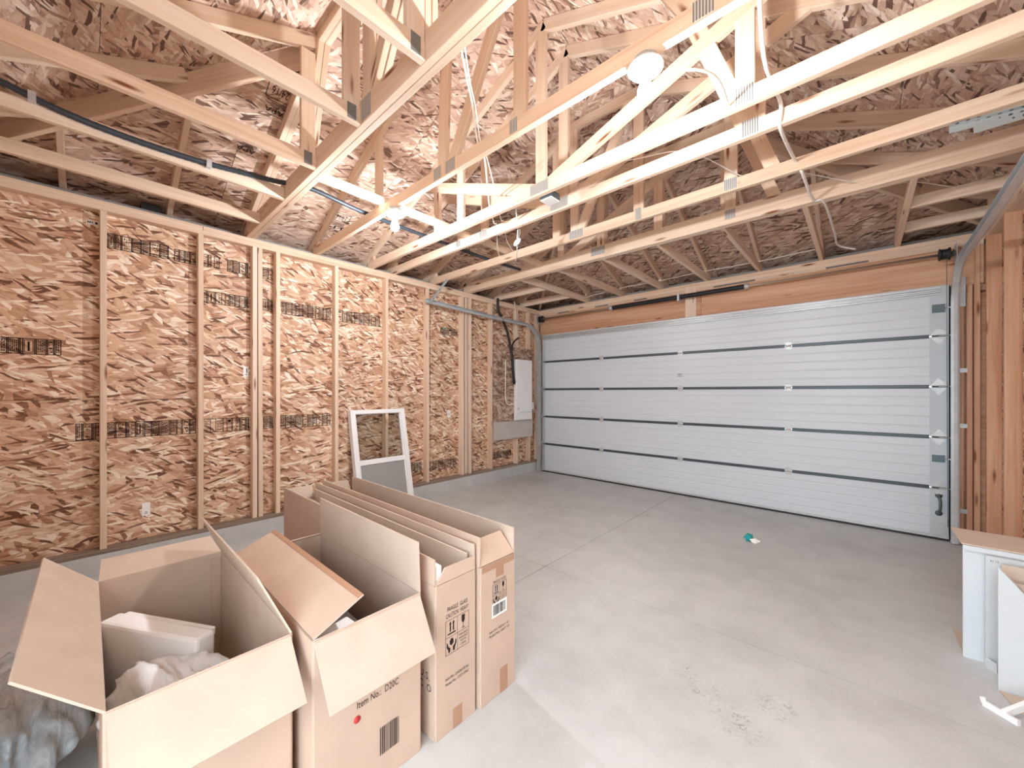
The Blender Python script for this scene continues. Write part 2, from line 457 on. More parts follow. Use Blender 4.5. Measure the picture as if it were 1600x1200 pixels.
DX0, DX1 = -4.255, 0.614          # door opening
wf = empty('wall_front', (-1.8, YF, 0), 'door wall with plank header and doubled jamb studs', 'wall', kind='structure')
lumber('header_beam', (-4.352, YF+0.019, 2.605), (-1.605, YF+0.019, 2.605), 0.36, 0.038, (0,0,1), wf, 'orange_gloom_pine')
lumber('header_beam', (-1.600, YF+0.019, 2.605), (0.83, YF+0.019, 2.605), 0.36, 0.038, (0,0,1), wf, 'orange_gloom_pine')
box('header_core', (-4.44, YF+0.039, 2.42), (0.919, YFO, 2.785), 'orange_gloom_pine', wf)
lumber('centre_pad', (-1.735, YF-0.004, 2.43), (-1.735, YF-0.004, 2.86), 0.14, 0.010, (1,0,0), wf, 'pine')
for k, (a, b) in enumerate([(-4.352, -2.2), (-2.196, -0.6), (-0.596, 0.83)]):
    lumber('top_plate', (a, 5.595, 2.805), (b, 5.595, 2.805), 0.089, 0.038, (0,1,0), wf)
lumber('top_plate', (-4.352, 5.595, 2.843), (0.83, 5.595, 2.843), 0.089, 0.038, (0,1,0), wf)
lumber('top_plate', (-4.352, 5.595, 2.881), (0.83, 5.595, 2.881), 0.089, 0.038, (0,1,0), wf)
for a, b in [(-3.95, -3.72), (-3.22, -2.98), (-2.55, -2.35), (-1.45, -0.98), (-0.30, 0.05)]:   # routed slots in the plates
    box('plate_slot', (a, 5.5465, 2.793), (b, 5.552, 2.812), 'soffit_grey', wf)
lumber('jamb_stud', (-4.30, 5.60, 0.0), (-4.30, 5.60, 2.79), 0.089, 0.09, (0,1,0), wf, 'orange_gloom_pine')
# right jamb: a wide board, then narrower studs standing one behind the other
lumber('jamb_board', (0.668, 5.540, 0.0), (0.668, 5.540, 2.44), 0.078, 0.03, (1,0,0), wf, 'orange_gloom_pine')
lumber('jamb_stud', (0.745, 5.60, 0.0), (0.745, 5.60, 2.79), 0.089, 0.038, (0,1,0), wf, 'orange_gloom_pine')
lumber('jamb_stud', (0.790, 5.585, 0.0), (0.790, 5.585, 2.79), 0.089, 0.038, (0,1,0), wf, 'orange_gloom_pine')
box('jamb_backing', (0.60, 5.60, 0.0), (0.919, YFO, 2.79), 'orange_gloom_pine', wf)
box('outer_cladding', (-4.5, YFO+0.002, 2.40), (0.97, YFO+0.04, 2.95), 'siding', wf)
box('outer_cladding', (-4.5, YFO+0.002, -0.1), (-4.24, YFO+0.04, 2.40), 'siding', wf)
box('outer_cladding', (0.60, YFO+0.002, -0.1), (0.97, YFO+0.04, 2.40), 'siding', wf)

wb = empty('wall_back', (-1.76, YB, 0), 'back wall with an added, unseen doorway sized to let in daylight', 'wall', kind='structure')
for z in (2.843, 2.881):
    lumber('top_plate', (XL, (YB+YBO)/2, z), (XR, (YB+YBO)/2, z), 0.089, 0.038, (0,1,0), wb)
OPX = -1.0                        # added unseen doorway from here to the right wall, width set for daylight
lumber('header_beam', (OPX-0.05, (YB+YBO)/2, 2.70), (XR, (YB+YBO)/2, 2.70), 0.24, 0.076, (0,0,1), wb)
lumber('bottom_plate', (XL, (YB+YBO)/2, 0.019), (OPX, (YB+YBO)/2, 0.019), 0.089, 0.038, (0,1,0), wb, 'grey_plate')
for x in (-4.30, -3.71, -3.10, -2.49, -1.88, -1.02):
    lumber('stud', (x, (YB+YBO)/2, 0.038), (x, (YB+YBO)/2, 2.824), 0.089, 0.038, (0,1,0), wb)
for z0, z1 in ((0.0, 1.22), (1.223, 2.44), (2.443, 2.90)):
    c = Vector(((XLO+OPX)/2, YBO-0.0055, (z0+z1)/2)); hx, hy = (OPX-XLO)/2, (z1-z0)/2
    mesh('osb_sheet', boxv((-hx,-hy,-0.0055),(hx,hy,0.0055)), BF, 'osb', wb, Matrix(((-1,0,0,c.x),(0,0,1,c.y),(0,1,0,c.z),(0,0,0,1))))
box('outer_cladding', (XLO-0.05, YBO-0.05, -0.1), (OPX, YBO-0.012, 2.95), 'siding', wb)

# ------------------------------------------------------------------ roof deck (hip roof), sheet by sheet
roof = empty('ceiling', (XC, 2.5, ZP), 'underside of the hip roof in OSB sheets', 'ceiling', kind='structure')
def clip(poly, p, n):
    out = []
    for i in range(len(poly)):
        a = poly[i]; b = poly[(i+1) % len(poly)]
        da = (a[0]-p[0])*n[0]+(a[1]-p[1])*n[1]; db = (b[0]-p[0])*n[0]+(b[1]-p[1])*n[1]
        if da >= 0: out.append(a)
        if (da >= 0) != (db >= 0):
            k = da/(da-db); out.append((a[0]+(b[0]-a[0])*k, a[1]+(b[1]-a[1])*k))
    return out
E0 = HALF + OH; SL = E0/CT
ze = ZH - PITCH*OH
def slope(O, e, inward, LE):
    """O eave corner, e along the eave, inward horizontal direction to the ridge, LE eave length"""
    e = Vector(e); up = Vector(inward)*CT + Vector((0,0,ST)); n = e.cross(up)
    if n.z < 0: flip = True; n = -n
    else: flip = False
    trap = [(0,0), (LE,0), (LE-E0, SL), (E0, SL)]
    if LE - 2*E0 < 1e-3: trap = [(0,0), (LE,0), (LE/2, SL)]
    r = 0; t0 = 0.0
    while t0 < SL:
        t1 = min(t0+1.217, SL); s0 = -2.44 + (1.22 if r % 2 else 0) + 0.35
        while s0 < LE:
            poly = [(s0,t0),(s0+2.436,t0),(s0+2.436,t1),(s0,t1)]
            k = len(trap)
            for i in range(k):
                a = trap[i]; b = trap[(i+1) % k]
                poly = clip(poly, a, (-(b[1]-a[1]), b[0]-a[0]))
                if len(poly) < 3: break
            if len(poly) >= 3:
                cs = sum(p[0] for p in poly)/len(poly); ct_ = sum(p[1] for p in poly)/len(poly)
                c = Vector(O) + e*cs + up*ct_
                ax = e if not flip else -e
                mw = Matrix(((ax.x,up.x,n.x,c.x),(ax.y,up.y,n.y,c.y),(ax.z,up.z,n.z,c.z),(0,0,0,1)))
                sg = -1 if flip else 1
                pl = [((p[0]-cs)*sg, p[1]-ct_) for p in poly]
                if sg < 0: pl.reverse()
                m = len(pl)
                v = [(a,b,0) for a,b in pl]+[(a,b,0.011) for a,b in pl]
                f = [tuple(reversed(range(m))), tuple(range(m,2*m))]+[(i,(i+1)%m,m+(i+1)%m,m+i) for i in range(m)]
                mesh('osb_sheet', v, f, 'roof_osb', roof, mw)
            s0 += 2.44
        t0 += 1.22; r += 1
    pts = [Vector(O)+e*p[0]+up*p[1]+n*0.013 for p in trap]
    slab('shingle_light_block', pts, n, 0.02, 'shingles', roof)  # unseen outer skin added to stop sky light leaking between the sheets
LX = XRO-XLO+2*OH; LY = YFO-YBO+2*OH
slope((XLO-OH, YFO+OH, ze), (0,-1,0), (1,0,0), LY)
slope((XRO+OH, YBO-OH, ze), (0,1,0), (-1,0,0), LY)
slope((XRO+OH, YFO+OH, ze), (-1,0,0), (0,-1,0), LX)
slope((XLO-OH, YBO-OH, ze), (1,0,0), (0,1,0), LX)
for a, b in [((XLO-OH, YBO-OH), (XLO-0.05, YFO+OH)), ((XRO+0.05, YBO-OH), (XRO+OH, YFO+OH)), ((XLO-0.05, YFO+0.04), (XRO+0.05, YFO+OH)), ((XLO-0.05, YBO-OH), (XRO+0.05, YBO))]:
    box('soffit', (a[0], a[1], 2.795), (b[0], b[1], 2.807), 'soffit_grey', roof)
for a, b in [((XLO-OH-0.02, YBO-OH), (XLO-OH, YFO+OH)), ((XRO+OH, YBO-OH), (XRO+OH+0.02, YFO+OH)), ((XLO-OH, YFO+OH), (XRO+OH, YFO+OH+0.02)), ((XLO-OH, YBO-OH-0.02), (XRO+OH, YBO-OH))]:
    box('fascia', (a[0], a[1], 2.78), (b[0], b[1], ze+0.03), 'soffit_grey', roof)

# ------------------------------------------------------------------ trusses
def zs(d): return ZH + PITCH*d            # underside of the sheathing, d in from the outer wall line
NB = 0.0445
def rafter(name, out, dirn, d0, d1, parent, w=0.089, mat='pine', lat=(0,0,0)):
    """sloping board: out = point on the outer wall line (x,y), dirn = horizontal unit inward"""
    D = Vector((dirn[0], dirn[1], 0)); nrm = -D*ST + Vector((0,0,CT))
    f = lambda d: Vector((out[0], out[1], 0)) + D*d + Vector((0,0,zs(d))) - nrm*(w/2+0.001)
    return lumber(name, f(d0), f(d1), w, 0.038, nrm, parent, mat)
def plate(parent, x, y, z, w, h, normal='y'):
    if normal == 'y': return box('truss_plate', (x-w/2, y-0.001, z-h/2), (x+w/2, y+0.0006, z+h/2), 'truss_plate', parent)
    return box('truss_plate', (x-0.0006, y-w/2, z-h/2), (x+0.0006, y+w/2, z+h/2), 'truss_plate', parent)
def truss(yc, flat, webs, plates, label, depth=0.089, ply=1, ext=0.0):
    e = empty('roof_truss', (XC, yc, ZP), label, 'roof truss', 'roof trusses spanning the garage')
    for k in range(ply):
        y = yc + (k-(ply-1)/2)*0.0385
        lumber('bottom_chord', (XLO+0.002, y, ZP+depth/2+0.001), (XRO-0.002, y, ZP+depth/2+0.001), depth, 0.038, (0,0,1), e)
        dtop = HALF if flat is None else flat
        o = 0.0 if flat is None else 0.06
        rafter('top_chord', (XLO, y), (1,0), -OH+0.02, dtop-o if flat else dtop-0.01, e)
        rafter('top_chord', (XRO, y), (-1,0), -OH+0.02, dtop-o if flat else dtop-0.01, e)
        if flat is not None:
            zf = zs(flat) - 0.05
            lumber('top_chord', (XLO+flat-0.06, y, zf), (XRO-flat+0.06, y, zf), 0.089, 0.0372, (0,0,1), e)
        for i, (x0, z0, x1, z1) in enumerate(webs):
            lumber('web', (x0, y, z0), (x1, y, z1), 0.089, 0.0365-0.0012*i, (z1-z0, 0, -(x1-x0)), e)
        for s in (XLO+0.10, XRO-0.10):
            lumber('heel_block', (s, y, ZP+depth), (s, y, zs(0.10)-0.09), 0.07, 0.036, (1,0,0), e)
    for (x, z, w, h) in plates:
        plate(e, x, yc-0.019*ply, z, w, h)
    return e
MB = ZP+0.05
def mir(x): return 2*XC - x
zA = zs(1.77)
zB = zs(2.35)
def topz(x):
    return zs(min(x-XLO, XRO-x)) - 0.05
A_webs = [(-2.95, MB+.05, -2.67, zA-.05), (-2.0, MB+.05, -2.0, zA-.05), (-1.5, MB+.05, -1.5, zA-.05), (-0.85, MB+.05, -0.85, zA-.05), (-2.0, MB+.05, -1.5, zA-.05)]
truss(1.057, 1.77, A_webs, [(-2.0, 2.97, .10, .12)], 'doubled hip girder truss carrying the short rear jack trusses', 0.14, 2)
B_webs = [(-2.17, MB, -2.12, zB-.05), (-2.08, MB, -1.46, zB-.06), (-1.45, MB, -1.45, zB-.05),
          (-3.05, MB, -3.05, topz(-3.05)), (-0.47, MB, -0.47, topz(-.47)), (-0.50, MB, -1.0, topz(-1.0))]
truss(1.671, 2.35, B_webs, [(-2.21, 2.955, .085, .085), (-2.07, 2.955, .10, .085), (-1.49, 2.955, .06, .08), (-0.47, 2.955, .08, .08)],
      'truss over the boxes with two bare bulbs under its bottom chord')
CD = [(-1.79, MB, -1.79, topz(XC)-.02), (-1.75, MB, -0.21, 3.50), (-1.83, MB, -3.31, 3.50),
      (-3.07, MB, -3.07, topz(-3.07)), (-2.72, MB, -2.72, topz(-2.72)), (-0.45, MB, -0.45, topz(-.45)), (-0.50, MB, -0.80, topz(-.80))]
CDp = [(-1.80, 2.955, .17, .08), (-2.70, 2.955, .10, .07), (-3.07, 2.955, .07, .06), (-0.45, 2.955, .09, .09)]
truss(2.301, None, CD, CDp, 'full-height king-post truss just beyond the bulb truss')
truss(2.601, None, CD, [(x-.03, z, w, h) for x, z, w, h in CDp], 'full-height king-post truss set close behind its twin near the ridge')
E_webs = [(-2.08, MB, -2.10, zB-.05), (-2.04, MB, -1.50, zB-.06), (-1.43, MB, -1.43, zB-.05), (-2.30, MB, -2.30, topz(-2.30)),
          (-0.72, MB, -0.72, topz(-.72)), (-0.45, MB, -0.72, topz(-.72))]
truss(3.211, 2.35, E_webs, [(-2.06, 2.955, .16, .08), (-1.43, 2.955, .05, .10), (-0.72, 2.955, .09, .08)],
      'flat-topped truss next to the front girder above the bare floor')
F_webs = [(-2.67, MB+.05, -2.67, zA-.05), (-2.62, MB+.05, -1.10, zA-.08), (-2.14, MB+.05, -2.14, zA-.05), (-1.50, MB+.05, -1.50, zA-.05),
          (-0.86, MB+.05, -0.86, zA-.05), (-0.52, MB+.05, -0.80, zA-.08)]
truss(3.842, 1.77, F_webs, [(-2.17, 2.985, .17, .09), (-0.86, 2.985, .08, .08)], 'doubled front girder truss nearest the garage door', 0.14, 2)

RZL = ['short rear jack truss nearest the left wall', 'short rear jack truss with black conduit clipped along its chord',
       'third rear jack truss from the left wall, ending on the girder', 'fourth rear jack truss from the left wall, ending on the girder',
       'rear jack truss at the top edge above the boxes', 'rear jack truss straight overhead, out at the top of the view', 'rear jack truss just left of the viewer, overhead', 'rear jack truss nearest the right wall, behind the viewer']
for k, x in enumerate([-3.93, -3.31, -2.70, -2.08, -1.47, -0.86, -0.25, 0.36]):
    lab = RZL[k]
    e = empty('jack_truss', (x, 0.2, ZP), lab, 'jack truss', 'rear jack trusses')
    lumber('bottom_chord', (x, YBO+0.002, ZP+0.0455), (x, 1.017, ZP+0.0455), 0.089, 0.038, (0,0,1), e)
    dh = min(x-XLO, XRO-x)
    rafter('top_chord', (x, YBO), (0,1), -OH+0.02, min(dh-0.03, 1.69), e)
    if dh > 1.70:
        lumber('web', (x, 0.972, ZP+0.02), (x, 0.972, zs(1.65)-0.12), 0.089, 0.036, (0,1,0), e)
        plate(e, x+0.0198, 0.968, ZP+0.05, 0.05, 0.085, 'x')
FX = [0.27, -0.34, -0.94, -1.54, -2.15, -2.76, -3.37]
FLAB = ['front jack truss nearest the right-hand door track', 'second front jack truss from the right-hand track', 'third front jack truss from the right-hand track',
        'front jack truss over the middle of the garage door', 'front jack truss left of the middle of the door', 'front jack truss third from the left wall', 'front jack truss close to the left wall corner']
for k, x in enumerate(FX):
    e = empty('jack_truss', (x, 4.7, ZP), FLAB[k], 'jack truss', 'front jack trusses')
    lumber('bottom_chord', (x, 3.882, ZP+0.0455), (x, YFO-0.002, ZP+0.0455), 0.089, 0.038, (0,0,1), e)
    dh = min(x-XLO, XRO-x)
    rafter('top_chord', (x, YFO), (0,-1), -OH+0.02, min(dh-0.03, 1.70), e)
    lumber('heel_block', (x, YFO-0.09, ZP+0.089), (x, YFO-0.09, zs(0.09)-0.09), 0.07, 0.036, (0,1,0), e)
    if dh > 1.70:
        lumber('web', (x, 3.927, ZP+0.08), (x, 3.927, zs(1.65)-0.12), 0.089, 0.036, (0,1,0), e)
def side(name, xw, s, y, dh, bottom, label):
    e = empty(name, (xw, y, ZP), label, 'jack rafter', 'side jack rafters by the hips')
    rafter('top_chord', (xw, y), (s,0), -OH+0.02, dh-0.03, e)
    if bottom:
        x1 = bottom
        lumber('bottom_chord', (xw+s*0.002, y, ZP+0.0455), (x1, y, ZP+0.0455), 0.089, 0.038, (0,0,1), e)
        lumber('heel_block', (xw+s*0.10, y, ZP+0.089), (xw+s*0.10, y, zs(0.10)-0.09), 0.07, 0.036, (1,0,0), e)
    return e
side('jack_rafter', XLO, 1, 0.48, 1.16, None, 'jack rafter on the left slope just short of the rear girder')
side('jack_rafter', XLO, 1, -0.13, 0.55, None, 'shorter jack rafter at the top left edge of the view')
side('jack_rafter', XRO, -1, 0.48, 1.16, None, 'jack rafter on the right slope beside the viewer')
side('jack_rafter', XRO, -1, -0.13, 0.55, None, 'short jack rafter on the right slope behind the viewer')
side('jack_rafter', XLO, 1, 4.47, 1.17, -3.391, 'longer left side jack near the electrical panel corner')
side('jack_rafter', XLO, 1, 5.10, 0.54, -3.391, 'shortest left side jack in the front corner above the panel')
side('jack_rafter', XRO, -1, 4.47, 1.17, 0.291, 'right side jack ending on the last front jack, nearer the viewer')
side('jack_rafter', XRO, -1, 5.10, 0.54, 0.291, 'short right side jack directly above the door track curve')
def hip(cx, cy, sx, sy, label):
    e = empty('hip_rafter', (cx, cy, ZP), label, 'hip rafter', 'hip rafters in the roof corners')
    f = lambda d: Vector((cx+sx*d, cy+sy*d, zs(d)-0.105))
    lumber('rafter_board', f(-0.30), f(1.71), 0.14, 0.038, (0,0,1), e)
hip(XLO, YBO, 1, 1, 'wide hip rafter crossing the rear jacks at upper left')
hip(XRO, YBO, -1, 1, 'hip rafter over the right rear corner')
hip(XLO, YFO, 1, -1, 'hip rafter over the front corner with the electrical panel')
hip(XRO, YFO, -1, -1, 'hip rafter over the corner above the right door track')

lb_ = empty('lateral_brace', (-2.965, 2.5, 2.99), 'flat pine brace laid across the truss chords near the left bulb', 'brace')
lumber('brace_board', (-2.965, 1.10, 3.0095), (-2.965, 2.98, 3.0095), 0.089, 0.037, (1,0,0), lb_)
lumber('brace_board', (-2.965, 2.985, 3.0095), (-2.965, 3.80, 3.0095), 0.089, 0.037, (1,0,0), lb_)

# printing on the roof sheets of the left slope, read upside down from the floor
def roof_print(x, y, big):
    p = Print()
    if big: p.text(big, 0.0, 0.06, 0.13, 0.105)
    for k in range(4): p.rect(0.0, 0.045-k*0.013, 0.10+0.03*(k % 2), 0.0505-k*0.013)
    p.outline(-0.02, -0.13, 0.15, -0.012, 0.005); p.text('24/16', 0.01, -0.105, 0.12, -0.045); p.rect(0.0, 0.118, 0.12, 0.123)
    p.build('printed_stamp', (x, y, zs(x-XLO)-0.0015), (0,-1,0), (-CT,0,-ST), 'stamp_ink', roof)
roof_print(-3.24, 1.02, 'APA'); roof_print(-3.64, 0.93, 'APA'); roof_print(-4.12, 1.86, 'LP'); roof_print(-3.30, 2.9, 'APA'); roof_print(-2.75, 1.50, 'LP')

# ------------------------------------------------------------------ garage door
gd = empty('door_1', (-1.82, 5.5, 0), 'white ribbed sectional garage door with five panels, closed', 'garage door', kind='structure')
SH = 2.43/5
for i in range(5):
    z0 = 0.012 + i*SH + 0.004; z1 = 0.012 + (i+1)*SH - 0.004
    prof = [(5.5, z0)]
    for k in range(1, 5):
        zz = z0 + (z1-z0)*k/5
        prof += [(5.5, zz-0.010), (5.5035, zz-0.003), (5.5035, zz+0.003), (5.5, zz+0.010)]
    prof += [(5.5, z1), (5.544, z1), (5.544, z0)]
    m = len(prof)
    v = [(DX0, y, z) for y, z in prof] + [(DX1-0.004, y, z) for y, z in prof]
    f = [(j, m+j, m+(j+1)%m, (j+1)%m) for j in range(m)] + [tuple(range(m)), tuple(reversed(range(m, 2*m)))]
    p = mesh('door_panel', v, f, 'door_white', gd)
    box('end_stile', (0.485, 5.4965, z0), (0.608, 5.4995, z1), 'door_stile', p)
    box('end_stile', (DX0+0.002, 5.4965, z0), (DX0+0.06, 5.4995, z1), 'door_stile', p)
HX = [-3.07, -1.858, -0.636]
def hinge_end(x, z, s):
    h = empty_part('end_hinge', (x, 5.49, z), gd)
    v = [(x, 5.4945, z+0.085), (x-0.05, 5.4945, z+0.02), (x-0.05, 5.4945, z-0.02), (x, 5.4945, z-0.085), (x+0.05, 5.4945, z-0.02), (x+0.05, 5.4945, z+0.02)]
    slab('hinge_leaf', v, (0,-1,0), 0.003, 'galvanised', h)
    lathe('hinge_knuckle', (x-0.045, 5.485, z), (1,0,0), [(0, .009), (.09, .009)], 'steel_dark', h, 10)
    lathe('roller_stem', (x, 5.472, z), (s,0,0), [(0, .005), (.075 if s > 0 else .05, .005)], 'galvanised', h, 8)
def empty_part(name, loc, parent):
    o = bpy.data.objects.new(name, None); o.empty_display_size = 0.05
    return put(o, parent, Matrix.Translation(loc))
for i in range(1, 5):
    z = 0.012 + i*SH
    xs = [DX0+0.07] + HX + [0.482]
    for a, b in zip(xs[:-1], xs[1:]):
        g = 0.035
        a2 = a if a == xs[0] else a+g; b2 = b if b == xs[-1] else b-g
        sbar = box('seam_strip', (a2, 5.490, z-0.017), (b2, 5.502, z+0.017), 'seam_dark', gd)
        for dz in (-0.006, 0.005):
            box('seam_rib', (a2, 5.4885, z+dz-0.002), (b2, 5.4902, z+dz+0.002), 'steel_dark', sbar)
    for hx in HX:
        h = empty_part('centre_hinge', (hx, 5.49, z), gd)
        box('hinge_leaf', (hx-0.032, 5.493, z+0.006), (hx+0.032, 5.497, z+0.042), 'galvanised', h)
        box('hinge_leaf', (hx-0.032, 5.493, z-0.042), (hx+0.032, 5.497, z-0.006), 'galvanised', h)
        lathe('hinge_knuckle', (hx-0.03, 5.488, z), (1,0,0), [(0, .009), (.06, .009)], 'galvanised', h, 10)
    hinge_end(0.545, z, 1); hinge_end(DX0+0.03, z, -1)
# top strut, top roller bracket, lock, pull handle, bottom bracket and seal
for k in range(4):
    box('top_strut', (DX0+0.02, 5.478-0.004*(k%2), 2.352+k*0.018), (0.56, 5.499, 2.366+k*0.018), 'galvanised', gd)
for z0, z1, nm in [(2.18, 2.26, 'top_bracket'), (0.745, 0.815, 'lock_plate')]:
    b = box(nm, (0.500, 5.489, z0), (0.585, 5.496, z1), 'steel_dark', gd)
    box('bracket_edge', (0.494, 5.487, z1), (0.597, 5.496, z1+0.014), 'galvanised', b)
    lathe('lock_bar', (0.585, 5.485, (z0+z1)/2), (1,0,0), [(0,.007),(.07,.007)], 'galvanised', b, 8)
b = box('bottom_bracket', (0.49, 5.488, 0.06), (0.605, 5.496, 0.205), 'galvanised', gd)
b = box('bottom_bracket', (DX0, 5.488, 0.06), (DX0+0.06, 5.496, 0.19), 'galvanised', gd)
hd = empty_part('pull_handle', (0.545, 5.46, 0.33), gd)
tube('handle_grip', [(0.545,5.495,0.42),(0.545,5.468,0.415),(0.551,5.452,0.37),(0.551,5.450,0.32),(0.546,5.462,0.27),(0.545,5.495,0.262)], 0.011, 'steel_dark', hd, 10)
for z in (0.425, 0.255):
    lathe('handle_foot', (0.545, 5.498, z), (0,-1,0), [(0,.026),(.004,.026),(.008,.012)], 'steel_dark', hd, 14)
box('bottom_retainer', (DX0, 5.484, 0.022), (0.61, 5.546, 0.046), 'galvanised', gd)
box('bottom_seal', (DX0, 5.488, 0.0005), (0.61, 5.544, 0.022), 'rubber_black', gd)
box('side_light_stop', (DX0-0.012, 5.546, 0.002), (DX0+0.012, 5.60, 2.43), 'rubber_black', gd)  # strips added behind the door edges to stop daylight leaking past
box('side_light_stop', (0.596, 5.546, 0.002), (0.628, 5.60, 2.43), 'rubber_black', gd)
box('top_seal', (DX0, 5.546, 2.428), (0.62, 5.549, 2.446), 'rubber_black', gd)
pr = Print(); pr.rect(0,0.012,0.075,0.018); pr.rect(0.012,0.03,0.06,0.036); pr.rect(0.0,0.046,0.07,0.052)
pr.build('maker_print', (-1.90, 5.4985, 1.62), (1,0,0), (0,0,1), 'seam_dark', gd)

def track(x, yend, s, label):
    t = empty('door_track', (x, 5.43, 0), label, 'door track', 'garage door tracks')
    path = [(5.425, 0.01), (5.425, 1.2), (5.425, 2.20)]
    R = 0.38; cy, cz = 5.425-R, 2.20
    for k in range(1, 11):
        a = math.radians(9*k); path.append((cy+R*math.cos(a), cz+R*math.sin(a)))
    path += [(4.2, cz+R+0.01), (yend, cz+R+0.05)]
    # C-shaped steel profile, open towards the door
    pf = [(-.026,-.028),(-.012,-.028),(.012,-.026),(.024,-.018),(.027,0),(.024,.018),(.012,.026),(-.026,.028),(-.026,.024),(.010,.022),(.020,.015),(.023,0),(.020,-.015),(.010,-.022),(-.026,-.024)]
    vs_ = []; m = len(pf)
    for i, (y, z) in enumerate(path):
        a = Vector(path[max(i-1,0)]); b = Vector(path[min(i+1,len(path)-1)]); d = (b-a).normalized(); n = Vector((d.y, -d.x))
        for u, w in pf: vs_.append((x+u*s, y+n.x*w, z+n.y*w))
    fs = [(i*m+k, i*m+(k+1)%m, (i+1)*m+(k+1)%m, (i+1)*m+k) for i in range(len(path)-1) for k in range(m)]
    mesh('track_rail', vs_, fs, 'galvanised', t)
    box('angle_leg', (x+s*0.026, 5.438, 0.01), (x+s*0.030, 5.549, 2.15), 'galvanised', t)
    for z in (0.30, 1.10, 1.62):
        b = box('jamb_bracket', (x+min(s*.03, s*.085), 5.515, z-0.02), (x+max(s*.03, s*.085), 5.522, z+0.02), 'galvanised', t)
    box('flag_bracket', (x+min(s*.03, s*.075), 5.517, 2.22), (x+max(s*.03, s*.075), 5.522, 2.50), 'galvanised', t)
    for zz in (0.5, 0.99, 1.47, 1.96):
        lathe('roller', (x-s*0.012, 5.425, zz), (s,0,0), [(0,.021),(.012,.021)], 'label_white', t, 14)
    return t
tr = track(0.642, 2.95, 1, 'galvanised door track curving overhead on the right side')
tl = track(-4.283, 3.02, -1, 'galvanised door track running along the left studded wall')
h1 = empty('track_hanger', (0.6, 3.25, 2.75), 'perforated steel angle hanging the right-hand door track', 'hanger bracket', 'track hangers')
slab('hanger_angle', [(0.36,3.205,2.897),(0.80,3.27,2.897),(0.80,3.305,2.897),(0.36,3.24,2.897)], (0,0,-1), 0.003, 'perforated_steel', h1)
slab('hanger_angle', [(0.36,3.24,2.897),(0.80,3.305,2.897),(0.80,3.305,2.862),(0.36,3.24,2.862)], (0,1,0), 0.003, 'perforated_steel', h1)
slab('hanger_strap', [(0.66,3.288,2.87),(0.70,3.294,2.87),(0.70,3.26,2.655),(0.66,3.254,2.655)], (0,1,0), 0.003, 'perforated_steel', h1)
slab('hanger_strap', [(0.45,3.245,2.862),(0.80,3.29,2.885),(0.80,3.29,2.845),(0.45,3.245,2.825)], (0,1,0), 0.003, 'perforated_steel', h1)
h2 = empty('track_hanger', (-4.25, 3.1, 2.75), 'perforated steel strap hanging the left-hand door track', 'hanger bracket', 'track hangers')
slab('hanger_strap', [(-4.262,3.06,2.63),(-4.262,3.10,2.63),(-4.05,3.23,2.93),(-4.05,3.19,2.93)], (1,0,0), 0.003, 'perforated_steel', h2)
slab('hanger_strap', [(-4.262,3.06,2.61),(-4.262,3.10,2.61),(-4.352,3.10,2.63),(-4.352,3.06,2.63)], (0,0,1), 0.003, 'perforated_steel', h2)

ts = empty('torsion_spring', (-1.85, 5.43, 2.72), 'black torsion spring on a steel shaft above the garage door', 'door spring')
SY, SZ = 5.43, 2.715
lathe('shaft', (-4.28, SY, SZ), (1,0,0), [(0,.0125),(4.93,.0125)], 'shaft_steel', ts, 12)
for x0, x1 in ((-2.87, -1.875), (-1.835, -1.05)):
    n = int((x1-x0)/0.0085); pf = []
    for k in range(n): pf += [((x1-x0)*k/n, .0265), ((x1-x0)*(k+.5)/n, .031)]
    pf.append((x1-x0, .0265))
    sp = lathe('spring_coil', (x0, SY, SZ), (1,0,0), pf, 'rubber_black', ts, 12)
    xe = x0 if x0 < -2 else x1
    lathe('winding_cone', (xe-0.02, SY, SZ), (1,0,0), [(0,.02),(.0,.035),(.03,.035),(.05,.028)], 'galvanised', sp, 16)
box('centre_bracket', (-1.868, SY-0.03, 2.66), (-1.842, 5.546, 2.76), 'galvanised', ts)
for x in (0.535, -4.27):
    dpf = [(0,.03),(.004,.056),(.012,.056),(.016,.047),(.03,.049),(.045,.046),(.06,.048),(.066,.058),(.076,.058),(.08,.03)]
    d = lathe('cable_drum', (x, SY, SZ), (1,0,0), dpf, 'rubber_black', ts, 26)
    lathe('bearing', (x+0.09, SY, SZ), (1,0,0), [(0,.028),(.012,.028)], 'steel_dark', d, 14)
for x in (0.648, -4.30):
    box('end_bracket', (x-0.002, SY-0.05, 2.64), (x+0.002, 5.548, 2.80), 'galvanised', ts)
for x in (0.583, -4.225):
    tube('lift_cable', [(x, SY-0.05, 2.70), (x+0.012, 5.455, 1.4), (x+0.018, 5.47, 0.14)], 0.0022, 'steel_dark', ts, 5, 3)

